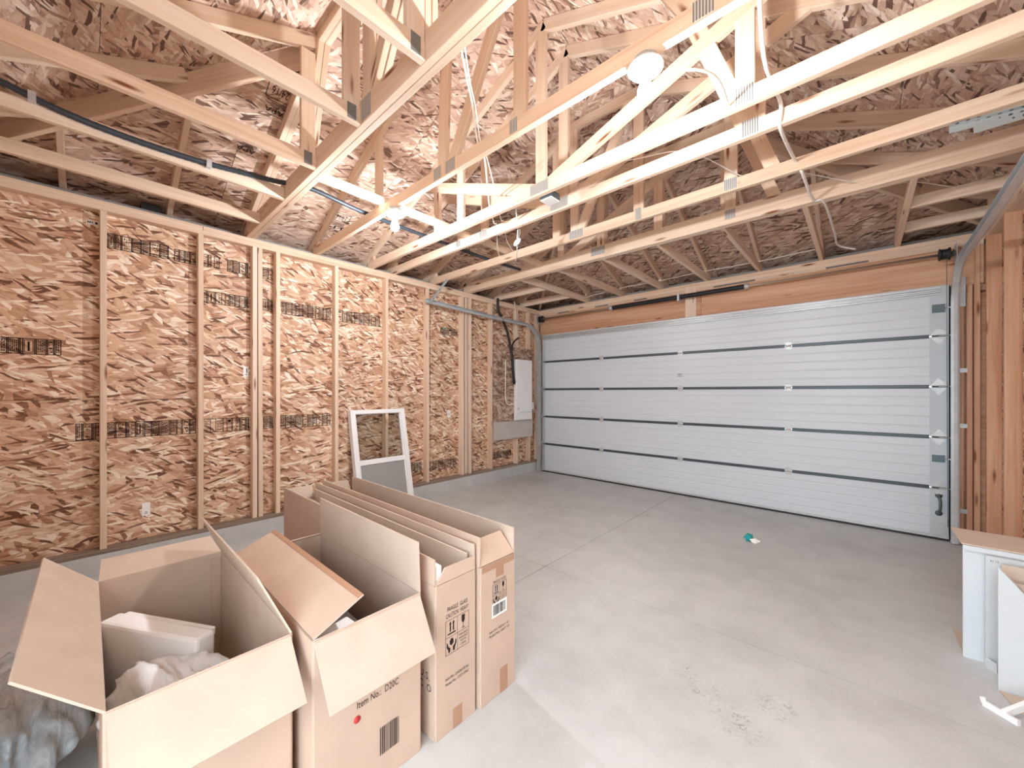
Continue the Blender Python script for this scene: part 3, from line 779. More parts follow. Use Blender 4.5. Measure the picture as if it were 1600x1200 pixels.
# ------------------------------------------------------------------ printing on the left wall's OSB
def stamp_row(y0, y1, z0, z1, words, seed):
    rnd = random.Random(seed); p = Print(); W = y1-y0; H = z1-z0
    s = 0.0; i = 0
    while s < W-0.012:
        w = min(rnd.choice([0.034, 0.042, 0.05, 0.06]), W-s)
        word = words[i % len(words)]; i += 1
        if word == ' ':
            s += w*0.55; continue
        if word == '|':
            p.rect(s, 0, s+0.006, H); s += 0.011; continue
        p.outline(s, 0, s+w, H, 0.0052)
        if word == '=':
            k = s+0.008; a = 0.10+0.1*rnd.random()
            while k < s+w-0.008:
                t = H*a
                while t < H*0.9:
                    L = H*(0.06+0.16*rnd.random())
                    p.rect(k, t, k+0.0056, min(t+L, H*0.92)); t += L+H*0.03
                k += 0.0092
        elif word == '#':
            p.outline(s+0.008, H*.1, s+w-0.008, H*.9, 0.004)
            p.rect(s+w*.42, H*.2, s+w*.58, H*.8)
        else:
            p.text(word, s+w*0.22, H*0.12, s+w*0.80, H*0.88, True)
        s += w+0.002
    p.rect(0, H-0.005, W, H); p.rect(0, 0, W, 0.005)
    p.build('printed_stamp', (XLO+0.0012, y0, z0), (0,1,0), (0,0,1), 'stamp_ink', wl)
stamp_row(0.103, 0.470, 2.565, 2.682, ['#', '=', '24/16', '=', '|', '=', 'EXP 1', '=', '|', 'APA'], 1)
stamp_row(0.505, 0.651, 2.562, 2.668, ['LP', 'SHEATH', '='], 2)
stamp_row(0.698, 0.765, 2.566, 2.678, ['7/16'], 3); stamp_row(0.785, 0.835, 2.566, 2.676, ['JAN'], 33)
stamp_row(0.885, 1.052, 2.560, 2.672, ['=', '=', 'APA', '='], 4)
stamp_row(1.172, 1.262, 2.556, 2.668, ['=', 'LP'], 5)
stamp_row(0.698, 1.052, 2.235, 2.345, ['24/16', '#', 'JAN', ' ', 'LP', '=', '='], 6)
stamp_row(1.172, 1.262, 2.235, 2.352, ['#', '='], 7)
stamp_row(1.346, 1.845, 2.226, 2.356, ['#', '=', '=', '=', '24/16', '=', '=', '=', 'LP', '#', 'SHEATH'], 8)
stamp_row(1.915, 2.450, 2.226, 2.358, ['LP', '#', '|', '=', '7/16', '=', '=', '=', '='], 9)
stamp_row(-0.064, 0.655, 1.046, 1.174, ['=', '24/16', '|', '=', '=', '24/16', '|', 'APA', '#', '=', '=', '|', '=', '=', 'EXP 1', 'LP'], 10)
stamp_row(0.700, 1.060, 1.046, 1.172, ['SHEATH', ' ', '2022', ' ', 'E', 'JAN', '|', 'LP', '='], 11)
stamp_row(1.180, 1.262, 1.050, 1.172, ['=', '='], 12)
stamp_row(1.330, 1.838, 1.044, 1.176, ['=', '=', '#', '|', '=', '24/16', '=', '=', 'APA', '=', 'LP'], 13)
stamp_row(-0.46, -0.134, 1.690, 1.804, ['#', '=', '=', '|', '#', '=', 'LP', '='], 14)
stamp_row(2.80, 3.06, 0.34, 0.47, ['=', 'APA', '=', '='], 15)
stamp_row(3.14, 3.66, 0.32, 0.455, ['=', 'LP', '#', '=', '|', '=', '='], 16)
stamp_row(4.36, 4.86, 0.33, 0.44, ['=', '#', '|', '=', '='], 17)
stamp_row(3.37, 3.66, 2.24, 2.345, ['E', '#', '|', '='], 18)

def sticker(name, y0, y1, z0, z1, label, marks):
    o = box(name, (XLO+0.0005, y0, z0), (XLO+0.0022, y1, z1), 'label_white')
    tag(o, label, 'label', 'paper labels on the left wall')
    p = Print(); w = y1-y0; h = z1-z0
    for a, b, c, d in marks: p.rect(w*a, h*b, w*c, h*d)
    p.build('printed_lines', (XLO+0.0028, y0, z0), (0,1,0), (0,0,1), 'print_black', o)
sticker('paper_label', 0.303, 0.352, 0.382, 0.492, 'small white label low on the OSB between the first two studs', [(.3,.18,.7,.22),(.35,.28,.65,.31)])
sticker('paper_label', 1.012, 1.056, 1.565, 1.668, 'small white label at eye height beside the doubled studs', [(.3,.2,.7,.25),(.55,.4,.7,.8)])
sticker('paper_label', -0.010, 0.058, 2.720, 2.756, 'narrow white label under the top plate beside the first stud', [(.1,.3,.2,.7),(.26,.3,.36,.7),(.42,.3,.5,.7),(.7,.25,.9,.75)])
sticker('paper_label', 3.497, 3.552, 1.050, 1.155, 'cream label on the OSB right of the leaning window', [(.45,.25,.6,.6)])

# ------------------------------------------------------------------ electrical panel corner
bk = empty('backing_board', (XL, 4.8, 0.7), 'stained board backing behind the white electrical panel', 'board')
for z0, z1 in [(0.942, 1.355), (1.359, 1.571), (1.575, 1.766), (1.770, 2.17)]:
    c = Vector((XL+0.009, 4.83, (z0+z1)/2)); hy = (z1-z0)/2
    mw = Matrix(((0,0,1,c.x),(1,0,0,c.y),(0,1,0,c.z),(0,0,0,1)))
    mesh('board', boxv((-0.49,-hy,-0.007),(0.49,hy,0.007)), BF, 'weathered_board', bk, mw)
box('lower_board', (XL+0.001, 4.34, 0.64), (XL+0.013, 5.32, 0.936), 'drywall_grey', bk)
ep = empty('electrical_panel', (XL+0.02, 5.02, 0.94), 'tall white electrical panel on the left wall near the door', 'electrical panel')
bevbox('cabinet', (XL+0.017, 4.815, 0.945), (XL+0.075, 5.232, 1.97), 'paint_white', ep, 0.006)
dr = bevbox('cover_door', (XL+0.075, 4.825, 1.05), (XL+0.081, 5.222, 1.945), 'paint_white', ep, 0.002)
box('latch', (XL+0.081, 4.85, 1.12), (XL+0.085, 4.88, 1.16), 'galvanised', dr)
box('sill_line', (XL+0.081, 4.90, 1.075), (XL+0.0825, 5.20, 1.079), 'steel_dark', dr)
sw = bevbox('switch_box', (XL+0.017, 5.27, 1.12), (XL+0.045, 5.315, 1.24), 'paint_white', None, 0.003)
tag(sw, 'small white switch box right of the electrical panel', 'switch box')
tag(tube('service_cable', [(XL+0.03,4.42,2.92),(XL+0.03,4.44,2.72),(XL+0.03,4.62,2.45),(XL+0.04,4.70,2.20),(XL+0.045,4.745,2.0),(XL+0.05,4.76,1.75),(XL+0.05,4.79,1.55)], 0.021, 'cable_black', None, 8), 'thick black service cable dropping to the electrical panel', 'cable')
tag(tube('service_cable', [(XL+0.035,4.92,2.34),(XL+0.035,4.82,2.28),(XL+0.045,4.745,2.18),(XL+0.055,4.73,1.95),(XL+0.055,4.77,1.62),(XL+0.055,4.81,1.60)], 0.014, 'cable_black', None, 8), 'thinner black cable looping beside the panel', 'cable')
tag(tube('panel_wire', [(XL+0.03,4.60,1.95),(XL+0.03,4.595,1.6),(XL+0.03,4.60,1.32),(XL+0.03,4.65,1.22),(XL+0.03,4.815,1.215)], 0.008, 'cable_white', None, 8), 'cream wire bending into the side of the panel', 'cable')
tag(tube('panel_wire', [(XL+0.03,4.82,2.95),(XL+0.03,4.835,2.75),(XL+0.03,4.86,2.5)], 0.007, 'cable_white', None, 6), 'short white wire hanging from the corner ceiling above the panel', 'cable')

# ------------------------------------------------------------------ ceiling electrics
def lampholder(x, y, label):
    e = empty('lamp', (x, y, ZP), label, 'lamp', 'bare bulb lampholders')
    lathe('junction_box', (x, y, ZP-0.001), (0,0,-1), [(0,.052),(.032,.052)], 'galvanised', e, 24)
    b = lathe('porcelain_base', (x, y, ZP-0.033), (0,0,-1), [(0,.072),(.004,.076),(.012,.076),(.018,.070),(.022,.040),(.040,.027),(.052,.026)], 'porcelain', e, 32)
    for s in (-1, 1):
        lathe('screw', (x+s*0.055, y, ZP-0.046), (0,0,-1), [(0,.006),(.008,.005)], 'steel_dark', b, 8)
    bl = lathe('bulb', (x, y, ZP-0.085), (0,0,-1), [(0,.013),(.012,.015),(.03,.026),(.05,.033),(.066,.034),(.082,.028),(.092,.016),(.096,.001)], 'bulb_glow', e, 20)
    ld = bpy.data.lights.new('bulb_light', 'POINT'); ld.energy = BULB_W; ld.color = (0.93, 0.96, 1.0); ld.shadow_soft_size = 0.035
    lo = bpy.data.objects.new('bulb_light', ld); put(lo, e, Matrix.Translation((x, y, ZP-0.225)))
lampholder(-0.715, 1.671, 'bare bulb in a white porcelain holder at the top of the view')
lampholder(-2.80, 1.671, 'bare bulb in a white porcelain holder above the boxes, nearer the left wall')
jb = empty('junction_box', (-1.76, 2.33, 2.88), 'square junction box with a bright white cover under a truss chord', 'junction box')
bevbox('box_body', (-1.825, 2.325, 2.885), (-1.715, 2.435, 2.935), 'steel_dark', jb, 0.003)
bevbox('cover_plate', (-1.822, 2.328, 2.876), (-1.718, 2.432, 2.885), 'label_white', jb, 0.002)

def cable(name, pts, r, mat, label, group=None):
    return tag(tube(name, pts, r, mat, None, 7), label, 'cable', group)
cd0 = empty('conduit', (-3.28, 1.0, 2.95), 'black flexible conduit sagging along a rear jack chord', 'conduit')
tube('conduit_hose', [(-3.276,-0.62,3.06),(-3.276,-0.305,3.012),(-3.276,-0.09,2.968),(-3.276,0.163,2.950),(-3.276,0.45,2.955),(-3.276,0.70,2.980),(-3.278,0.95,3.01),(-3.285,1.2,3.055),(-3.29,1.65,3.02),(-3.30,2.3,3.01),(-3.30,3.2,3.0),(-3.32,4.0,3.03)], 0.0175, 'conduit_dark', cd0, 10, 14, 0.10)
for y, z in ((-0.20, 2.992), (0.55, 2.963)):
    box('conduit_clip', (-3.293, y-0.014, z-0.030), (-3.2555, y+0.014, z+0.022), 'galvanised', cd0)
cable('hanging_wire', [(-1.05,0.82,3.34),(-1.38,1.13,3.20),(-1.673,1.45,3.233),(-1.785,1.595,3.21),(-1.812,1.671,3.0),(-1.845,1.76,2.962),(-2.113,2.05,2.975),(-2.348,2.30,3.0),(-2.443,2.45,2.935),(-2.559,2.60,3.0),(-2.747,2.8,2.94),(-3.0,3.08,2.96),(-3.108,3.21,3.0)], 0.006, 'cable_white', 'white wire draped over the truss chords near the middle', 'loose white wires')
cable('hanging_wire', [(-1.00,0.82,3.30),(-1.344,1.13,3.19),(-1.645,1.45,3.20),(-1.76,1.6,3.18),(-1.788,1.671,3.0),(-1.856,1.80,2.965),(-2.044,2.05,2.96),(-2.256,2.30,2.998),(-2.404,2.5,2.965),(-2.467,2.60,2.998),(-2.66,2.85,2.95),(-2.899,3.21,2.998)], 0.0042, 'cable_white', 'thinner white wire draped beside the first over the chords', 'loose white wires')
cable('hanging_wire', [(-0.66,1.75,2.86),(-0.55,1.83,2.86),(-0.50,1.98,2.88),(-0.52,2.28,2.93)], 0.006, 'cable_white', 'short white wire running from the front bulb to the next truss', 'loose white wires')
cable('hanging_wire', [(-0.30,1.72,3.25),(-0.36,2.25,3.08),(-0.33,2.55,3.00),(-0.34,2.62,2.90),(-0.33,3.18,2.96),(-0.30,3.24,2.90),(-0.28,3.75,2.90),(-0.22,3.90,2.91),(-0.20,4.9,2.98),(-0.19,5.40,2.99),(-0.05,5.5,2.94)], 0.010, 'cable_white', 'thick white wire snaking over the trusses near the right jacks', 'loose white wires')
cable('hanging_wire', [(-1.45,2.33,3.02),(-1.18,2.50,3.01),(-0.85,2.66,3.0),(-0.62,3.23,2.98),(-0.40,3.26,2.96),(0.05,3.9,2.95),(0.30,4.1,2.96),(0.62,4.6,2.98)], 0.0035, 'cable_white', 'thin white wire pulled diagonally over the right-hand trusses', 'loose white wires')
cable('hanging_wire', [(-3.35,5.47,2.965),(-2.76,5.43,2.995),(-2.15,5.43,2.99),(-1.54,5.43,3.0),(-0.94,5.43,2.99),(-0.34,5.45,3.01)], 0.005, 'cable_white', 'white wire strung over the front jacks along the door header', 'loose white wires')
pc = empty('hanging_connector', (-2.406, 2.72, 2.833), 'white plastic connector hanging on a looped wire', 'connector')
tube('wire_loop', [(-2.069,2.30,2.998),(-2.155,2.42,2.955),(-2.30,2.60,2.955),(-2.362,2.68,2.905),(-2.398,2.712,2.86)], 0.006, 'cable_white', pc, 7)
tube('wire_loop', [(-2.325,2.64,2.93),(-2.345,2.69,2.915),(-2.375,2.715,2.885),(-2.40,2.722,2.86)], 0.004, 'cable_white', pc, 7)
v = []; cdir = Vector((-2.406, 2.72, 0)).normalized(); cr = Vector((cdir.y, -cdir.x, 0))
for k in range(8):
    a = math.pi/8 + k*math.pi/4; u = math.cos(a)*0.036; w = math.sin(a)*0.04
    v.append(Vector((-2.406, 2.72, 2.833)) + cr*(u*0.86+0.35*w) + Vector((0,0,1))*(w*0.9+0.25*u))
slab('connector_body', v, cdir, 0.022, 'label_white', pc)
tube('wire_loop', [(-2.42,2.735,2.80),(-2.45,2.77,2.785),(-2.619,2.95,2.80),(-2.85,3.2,2.87)], 0.005, 'cable_white', pc, 7)
tag(box('eave_baffle', (XLO-0.20, 0.30, 2.93), (XLO-0.04, 0.42, 3.02), 'baffle_black'), 'black scrap of baffle lodged on the left eave', 'baffle')

# ------------------------------------------------------------------ cardboard boxes
T = 0.006
def panel(name, corners, outn, matpair, parent):
    """corrugated panel: outer skin and inner skin in one thin slab, kraft outside and paler inside"""
    P = [Vector(c) for c in corners]; n = Vector(outn).normalized()*T; k = len(P)
    v = P + [p+n for p in P]
    f = [tuple(reversed(range(k))), tuple(range(k,2*k))] + [(i,(i+1)%k,k+(i+1)%k,k+i) for i in range(k)]
    if (P[1]-P[0]).cross(P[2]-P[0]).dot(n) < 0: f = [tuple(reversed(q)) for q in f]
    o = mesh(name, v, f, None, parent)
    o.data.materials.append(MATS[matpair[0]]); o.data.materials.append(MATS[matpair[1]])
    o.data.polygons[0].material_index = 1
    for q in o.data.polygons[2:]: q.material_index = 1
    return o
CB = ('cardboard_outside', 'cardboard_inside')
def carton(x0, x1, y0, y1, H, label, flaps):
    b = empty('cardboard_box', ((x0+x1)/2, (y0+y1)/2, 0), label, 'cardboard box', 'opened cardboard boxes')
    panel('side_panel', [(x0,y0,0.001),(x1,y0,0.001),(x1,y0,H),(x0,y0,H)], (0,-1,0), CB, b)
    panel('side_panel', [(x0,y1,0.001),(x1,y1,0.001),(x1,y1,H),(x0,y1,H)], (0,1,0), CB, b)
    panel('side_panel', [(x0,y0,0.001),(x0,y1,0.001),(x0,y1,H),(x0,y0,H)], (-1,0,0), CB, b)
    panel('side_panel', [(x1,y0,0.001),(x1,y1,0.001),(x1,y1,H),(x1,y0,H)], (1,0,0), CB, b)
    panel('bottom_panel', [(x0,y0,0.008),(x1,y0,0.008),(x1,y1,0.008),(x0,y1,0.008)], (0,0,-1), CB, b)
    for edge, L, ang, c0, c1 in flaps:
        # ang: degrees above the horizontal, measured outwards (90 upright, >90 leaning inwards, <0 hanging)
        a = math.radians(ang); o, u = math.cos(a)*L, math.sin(a)*L
        if edge == 'y0': h = [(x0,y0),(x1,y0)]; d = (0,-1)
        elif edge == 'y1': h = [(x0,y1),(x1,y1)]; d = (0,1)
        elif edge == 'x0': h = [(x0,y0),(x0,y1)]; d = (-1,0)
        else: h = [(x1,y0),(x1,y1)]; d = (1,0)
        zt = H+0.002
        p0 = Vector((h[0][0], h[0][1], zt)); p1 = Vector((h[1][0], h[1][1], zt)); D = Vector((d[0]*o, d[1]*o, u))
        al = (p1-p0).normalized()
        nr = Vector((d[0]*math.sin(a), d[1]*math.sin(a), -math.cos(a)))     # outer (printed) side of the flap
        panel('flap', [p0, p1, p1+D-al*c1, p0+D+al*c0], nr, CB, b)
    return b
b1 = carton(-2.365, -1.39, 0.03, 0.447, 0.62, 'largest open box at front left holding white foam and film',
            [('y0', .21, 46, .01, .01), ('x0', .20, 9, .01, .01), ('y1', .205, 113, .0, .07), ('x1', .21, -41, .005, .005)])
b2 = carton(-2.262, -1.297, 0.485, 0.882, 0.62, 'second open box with a red dot sticker and one flap folded over its mouth',
            [('y1', .198, 91, .0, .005), ('x1', .215, -58, .005, .005), ('y0', .188, 157, .0, .01), ('x0', .19, -62, .01, .01)])
b3 = carton(-3.05, -1.277, 0.945, 1.155, 0.63, 'narrow tall box printed FRAGILE GLASS, third from the left',
            [('y0', .105, 90, .0, .0), ('y1', .105, 91, .0, .0), ('x1', .055, 98, .05, .0), ('x0', .09, 70, .02, .02)])
b4 = carton(-2.98, -1.265, 1.180, 1.402, 0.628, 'narrow tall box with a white barcode label, furthest right of the row',
            [('y0', .132, 92, .0, .0), ('y1', .122, 90, .0, .0), ('x1', .12, 128, .06, .02), ('x0', .10, 80, .03, .03)])
# glued corner seam inside the first box, tape on the end faces
box('glue_tab', (-2.364, 0.405, 0.03), (-2.362, 0.445, 0.60), 'cardboard_outside', b1)
box('tape_strip', (-1.2585, 1.275, 0.555), (-1.2575, 1.325, 0.628), 'kraft_tape', b4)
box('tape_strip', (-1.2585, 1.186, 0.600), (-1.2578, 1.398, 0.627), 'kraft_tape', b4)
box('tape_strip', (-1.2585, 1.300, 0.002), (-1.2575, 1.352, 0.115), 'kraft_tape', b4)
box('tape_strip', (-1.2705, 1.030, 0.002), (-1.2697, 1.080, 0.085), 'kraft_tape', b3)
ya, za = 0.485+0.188*math.cos(math.radians(23)), 0.622+0.188*math.sin(math.radians(23)); yb, zb = 0.485+0.168*math.cos(math.radians(23)), 0.622+0.168*math.sin(math.radians(23))
nf = Vector((0, -math.sin(math.radians(23)), math.cos(math.radians(23))))
slab('tape_strip', [Vector((-2.26,ya,za))+nf*0.0066, Vector((-1.308,ya,za))+nf*0.0066, Vector((-1.308,yb,zb))+nf*0.0066, Vector((-2.26,yb,zb))+nf*0.0066], nf, 0.0008, 'kraft_tape', b2)
# flap edge tape on the folded flap of box two and the long flap of box four
box('tape_strip', (-2.75, 1.158, 0.70), (-2.40, 1.1595, 0.725), 'kraft_tape', b3)

def care_print(p, s0, t0, s1, t1, cover=False):
    """the four-square handling mark: arrows up, glass, hands, lettering"""
    w = 0.0016; sm = s0+(s1-s0)*0.5; tm = t0+(t1-t0)*0.5
    p.outline(s0, t0, s1, t1, w); p.rect(sm-w/2, t0, sm+w/2, t1); p.rect(s0, tm-w/2, s1, tm+w/2)
    cw = (s1-s0)/2; ch = (t1-t0)/2
    for q in (0.40, 0.66):                                    # this-way-up bars with heads
        c = s0+cw*q; p.rect(c-cw*.05, tm+ch*.30, c+cw*.05, tm+ch*.74)
        p.poly([(c-cw*.10, tm+ch*.72), (c+cw*.10, tm+ch*.72), (c, tm+ch*.90)])
    p.rect(s0+cw*.18, tm+ch*.14, s0+cw*.84, tm+ch*.22)
    c = sm+cw*.5                                              # wine glass
    p.poly([(c-cw*.14, tm+ch*.90), (c-cw*.14, tm+ch*.56), (c-cw*.05, tm+ch*.44), (c+cw*.05, tm+ch*.44), (c+cw*.14, tm+ch*.56), (c+cw*.14, tm+ch*.90)])
    p.rect(c-cw*.018, tm+ch*.16, c+cw*.018, tm+ch*.46); p.rect(c-cw*.13, tm+ch*.12, c+cw*.13, tm+ch*.16)
    c = s0+cw*.5                                              # hands under a block
    p.poly([(c, t0+ch*.90), (c-cw*.16, t0+ch*.76), (c-cw*.14, t0+ch*.56), (c+cw*.02, t0+ch*.46), (c+cw*.17, t0+ch*.60), (c+cw*.15, t0+ch*.80)])
    for m in (-1, 1):
        p.poly([(c+m*cw*.40, t0+ch*.72), (c+m*cw*.33, t0+ch*.70), (c+m*cw*.26, t0+ch*.46), (c+m*cw*.10, t0+ch*.36), (c+m*cw*.12, t0+ch*.12), (c+m*cw*.26, t0+ch*.10), (c+m*cw*.28, t0+ch*.28), (c+m*cw*.40, t0+ch*.46)][::m])
    for k, wd in enumerate(['FRAGILE', 'HANDLE', 'WITH', 'CARE']):
        L = 0.38 if k < 2 else 0.25
        p.text(wd, sm+cw*(.5-L), t0+ch*(.74-.2*k), sm+cw*(.5+L), t0+ch*(.86-.2*k))
p = Print()
p.text('FRAGILE  GLASS', 0.055, 0.505, 0.165, 0.523); p.text('CAUTION  HEAVY', 0.048, 0.478, 0.170, 0.496)
care_print(p, 0.045, 0.325, 0.172, 0.468)
p.build('handling_mark', (-1.2695, 0.945, 0.0), (0,1,0), (0,0,1), 'print_black', b3); p = Print()
p.text('Item No.: DA2A11B AC', 0.045, 0.222, 0.172, 0.234); p.text('Model No.: 2727 27AC', 0.045, 0.200, 0.172, 0.212)
p.build('printed_text', (-1.2695, 0.945, 0.0), (0,1,0), (0,0,1), 'print_black', b3)
p = Print()
p.text('FRAGILE  GLASS', 0.076, 0.532, 0.160, 0.543)
care_print(p, 0.072, 0.425, 0.165, 0.526)
p.build('handling_mark', (-1.2572, 1.180, 0.0), (0,1,0), (0,0,1), 'print_black', b4); p = Print()
p.text('Item No.: 4S2A11 A2', 0.050, 0.310, 0.180, 0.321); p.text('Model No.: 2AST 2A', 0.050, 0.290, 0.185, 0.301)
p.build('printed_text', (-1.2572, 1.180, 0.0), (0,1,0), (0,0,1), 'print_black', b4)
lb = box('barcode_label', (-1.2568, 1.246, 0.375), (-1.2558, 1.346, 0.440), 'label_white', b4)
p = Print(); s = 0.008; rb = random.Random(5)
while s < 0.090:
    w = rb.choice([0.0016, 0.003, 0.0045]); p.rect(s, 0.010, s+w, 0.056); s += w+rb.choice([0.0016, 0.003])
p.build('barcode_bars', (-1.2552, 1.246, 0.375), (0,1,0), (0,0,1), 'print_black', lb)
p = Print(); p.text('Item No.:  D20C', 0.14, 0.32, 0.30, 0.345)
p.build('printed_text', (-1.2895, 0.485, 0.0), (0,1,0), (0,0,1), 'print_black', b2); p = Print()
s = 0.225; rb = random.Random(9)
while s < 0.30:
    w = rb.choice([0.002, 0.0035]); p.rect(s, 0.10, s+w, 0.20); s += w+rb.choice([0.002, 0.0035])
p.build('barcode_bars', (-1.2895, 0.485, 0.0), (0,1,0), (0,0,1), 'print_black', b2)
lathe('red_dot', (-1.2905, 0.625, 0.285), (1,0,0), [(0,.0125),(.0012,.0125)], 'red_sticker', b2, 20)
p = Print(); p.text('U.S.', -0.10, 0.235, -0.03, 0.265); p.text('C  O', -0.10, 0.19, -0.02, 0.22)
p.build('printed_text', (-1.277, 0.9378, 0.0), (1,0,0), (0,0,1), 'print_black', b3)

# what is inside the boxes
def crumple(name, c, size, mat, seed, label=None, cat=None, parent=None, amp=0.35, flat=0.0, rot=0.0, soft=False):
    bm = bmesh.new(); bmesh.ops.create_icosphere(bm, subdivisions=5, radius=1.0)
    off = Vector((seed*3.1, seed*1.7, seed*0.9))
    for v in bm.verts:
        d = v.co.normalized()
        n = noise.noise(d*1.6+off)*0.6 + abs(noise.noise(d*4.0+off))*0.5 + abs(noise.noise(d*9.0+off*2))*0.22
        if soft:      # draped film: long smooth folds and a few sharp creases
            q = Vector((d.x*1.2, d.y*3.2, d.z*1.0))
            n = noise.noise(d*1.3+off)*0.7 + (1-abs(noise.noise(q*1.5+off)))*0.42 + (1-abs(noise.noise(q*3.4+off)))*0.16
        r = 1.0 - amp + amp*n*1.6
        v.co = Vector((d.x*size[0]*r, d.y*size[1]*r, d.z*size[2]*r))
        if v.co.z < -flat*size[2]: v.co.z = -flat*size[2]
    me = bpy.data.meshes.new(name); bm.to_mesh(me); bm.free(); me.materials.append(MATS[mat])
    for q in me.polygons: q.use_smooth = True
    o = put(bpy.data.objects.new(name, me), parent, Matrix.Translation(c) @ Matrix.Rotation(rot, 4, 'Z'))
    return tag(o, label, cat)
def rotbox(name, c, half, rz, ry, mat, label=None, cat=None, parent=None, r=0.008):
    bm = bmesh.new(); bmesh.ops.create_cube(bm, size=2.0)
    bmesh.ops.scale(bm, vec=half, verts=bm.verts)
    bmesh.ops.bevel(bm, geom=bm.edges[:], offset=r, segments=2, affect='EDGES', profile=0.5)
    me = bpy.data.meshes.new(name); bm.to_mesh(me); bm.free(); me.materials.append(MATS[mat])
    o = put(bpy.data.objects.new(name, me), parent, Matrix.Translation(c) @ Matrix.Rotation(rz, 4, 'Z') @ Matrix.Rotation(ry, 4, 'Y'))
    return tag(o, label, cat)
fb = empty('foam_block', (-2.05, 0.22, 0.02), 'white foam slab standing diagonally inside the largest open box', 'foam block')
rotbox('foam_slab', (-2.035, 0.175, 0.275), (0.235, 0.038, 0.235), 0.545, 0.03, 'foam_white', parent=fb, r=0.012)
rotbox('foam_lip', (-2.055, 0.215, 0.488), (0.215, 0.014, 0.016), 0.545, 0.03, 'foam_white', parent=fb, r=0.005)
crumple('plastic_film', (-1.70, 0.20, 0.345), (0.245, 0.16, 0.165), 'plastic_film', 3, 'crumpled clear film bag in front of the foam slab', 'plastic bag', amp=0.34, flat=0.85, rot=0.25, soft=True)
rotbox('cardboard_scrap', (-2.22, 0.075, 0.40), (0.05, 0.025, 0.025), 0.3, 0.1, 'cardboard_outside', 'small cardboard scrap wedged beside the foam block', 'cardboard')
crumple('packed_bundle', (-1.78, 0.235, 0.085), (0.20, 0.16, 0.072), 'grey_wrap', 12, 'grey wrapped bundle at the bottom of the largest open box', 'bundle', amp=0.25, flat=0.9)
rotbox('wrapped_panel', (-1.80, 0.66, 0.22), (0.42, 0.14, 0.20), 0.0, 0.02, 'grey_wrap', 'grey film-wrapped slab lying in the second open box', 'wrapped panel', r=0.01)
rotbox('foam_corner', (-1.375, 0.60, 0.50), (0.05, 0.06, 0.075), 0.25, 0.2, 'foam_white', 'white foam corner poking up at the front of the second box', 'foam block')
fs_ = empty('foam_strip', (-1.6, 0.985, 0.02), 'thin white foam slab standing in the fragile-glass box', 'foam block')
bevbox('foam_slab', (-2.98, 0.955, 0.02), (-1.288, 0.985, 0.70), 'foam_white', fs_, 0.004)
for x0, x1 in ((-2.98, -2.3), (-2.05, -1.40)):
    pass
dv = empty('cardboard_insert', (-2.2, 1.13, 0.02), 'folded cardboard divider standing in the fragile-glass box', 'cardboard')
box('divider_sheet', (-3.0, 1.128, 0.02), (-1.30, 1.136, 0.70), 'cardboard_inside', dv)
box('divider_sheet', (-3.0, 1.085, 0.02), (-1.60, 1.091, 0.64), 'cardboard_outside', dv)
# bags on the floor at the lower left corner
crumple('plastic_bag', (-2.36, -0.235, 0.17), (0.46, 0.235, 0.18), 'blue_grey_film', 6, 'bluish plastic bag bundle on the floor left of the boxes', 'plastic bag', amp=0.34, flat=0.94, rot=0.1, soft=True)

# ------------------------------------------------------------------ window leaning on the left wall
wn = empty('window_unit', (-4.2, 2.38, 0), 'white vinyl window unit leaning against the studs', 'window')
WB, WT = -4.10, -4.345; WH = 1.205; WY0, WY1 = 2.022, 2.73
Lw = math.hypot(WT-WB, WH); aw = math.atan2(WB-WT, WH)
# local frame: X along the wall (y), Y up the leaning unit, Z out of it
ex = Vector((0,1,0)); eu = Vector((WT-WB, 0, WH)).normalized(); en = ex.cross(eu)
MWW = Matrix(((ex.x,eu.x,en.x,WB),(ex.y,eu.y,en.y,WY0),(ex.z,eu.z,en.z,0.004),(0,0,0,1)))
def wbox(name, a, b, mat, parent=wn):
    c = Vector([(p+q)/2 for p, q in zip(a, b)]); h = [(q-p)/2 for p, q in zip(a, b)]
    bm = bmesh.new(); bmesh.ops.create_cube(bm, size=2.0); bmesh.ops.scale(bm, vec=h, verts=bm.verts)
    bmesh.ops.bevel(bm, geom=bm.edges[:], offset=0.003, segments=1, affect='EDGES')
    me = bpy.data.meshes.new(name); bm.to_mesh(me); bm.free(); me.materials.append(MATS[mat])
    return put(bpy.data.objects.new(name, me), parent, MWW @ Matrix.Translation(c))
Ww = WY1-WY0; S = 0.058
wbox('frame_stile', (0,0,-.075), (S,Lw,0), 'vinyl_white'); wbox('frame_stile', (Ww-S,0,-.075), (Ww,Lw,0), 'vinyl_white')
wbox('frame_rail', (S,Lw-.05,-.075), (Ww-S,Lw,0), 'vinyl_white'); wbox('frame_rail', (S,0,-.075), (Ww-S,.05,0), 'vinyl_white')
for x in (S, Ww-S-.014): wbox('sash_stop', (x,.05,-.055), (x+.014,Lw-.05,-.02), 'vinyl_white')
ZM = Lw*0.50
wbox('meeting_rail', (S,ZM-.03,-.05), (Ww-S,ZM+.03,-.008), 'vinyl_white')
wbox('upper_pane', (S+.01,ZM+.02,-.037), (Ww-S-.01,Lw-.045,-.033), 'clear_glass')
wbox('lower_screen', (S+.01,.045,-.026), (Ww-S-.01,ZM-.025,-.024), 'insect_screen')

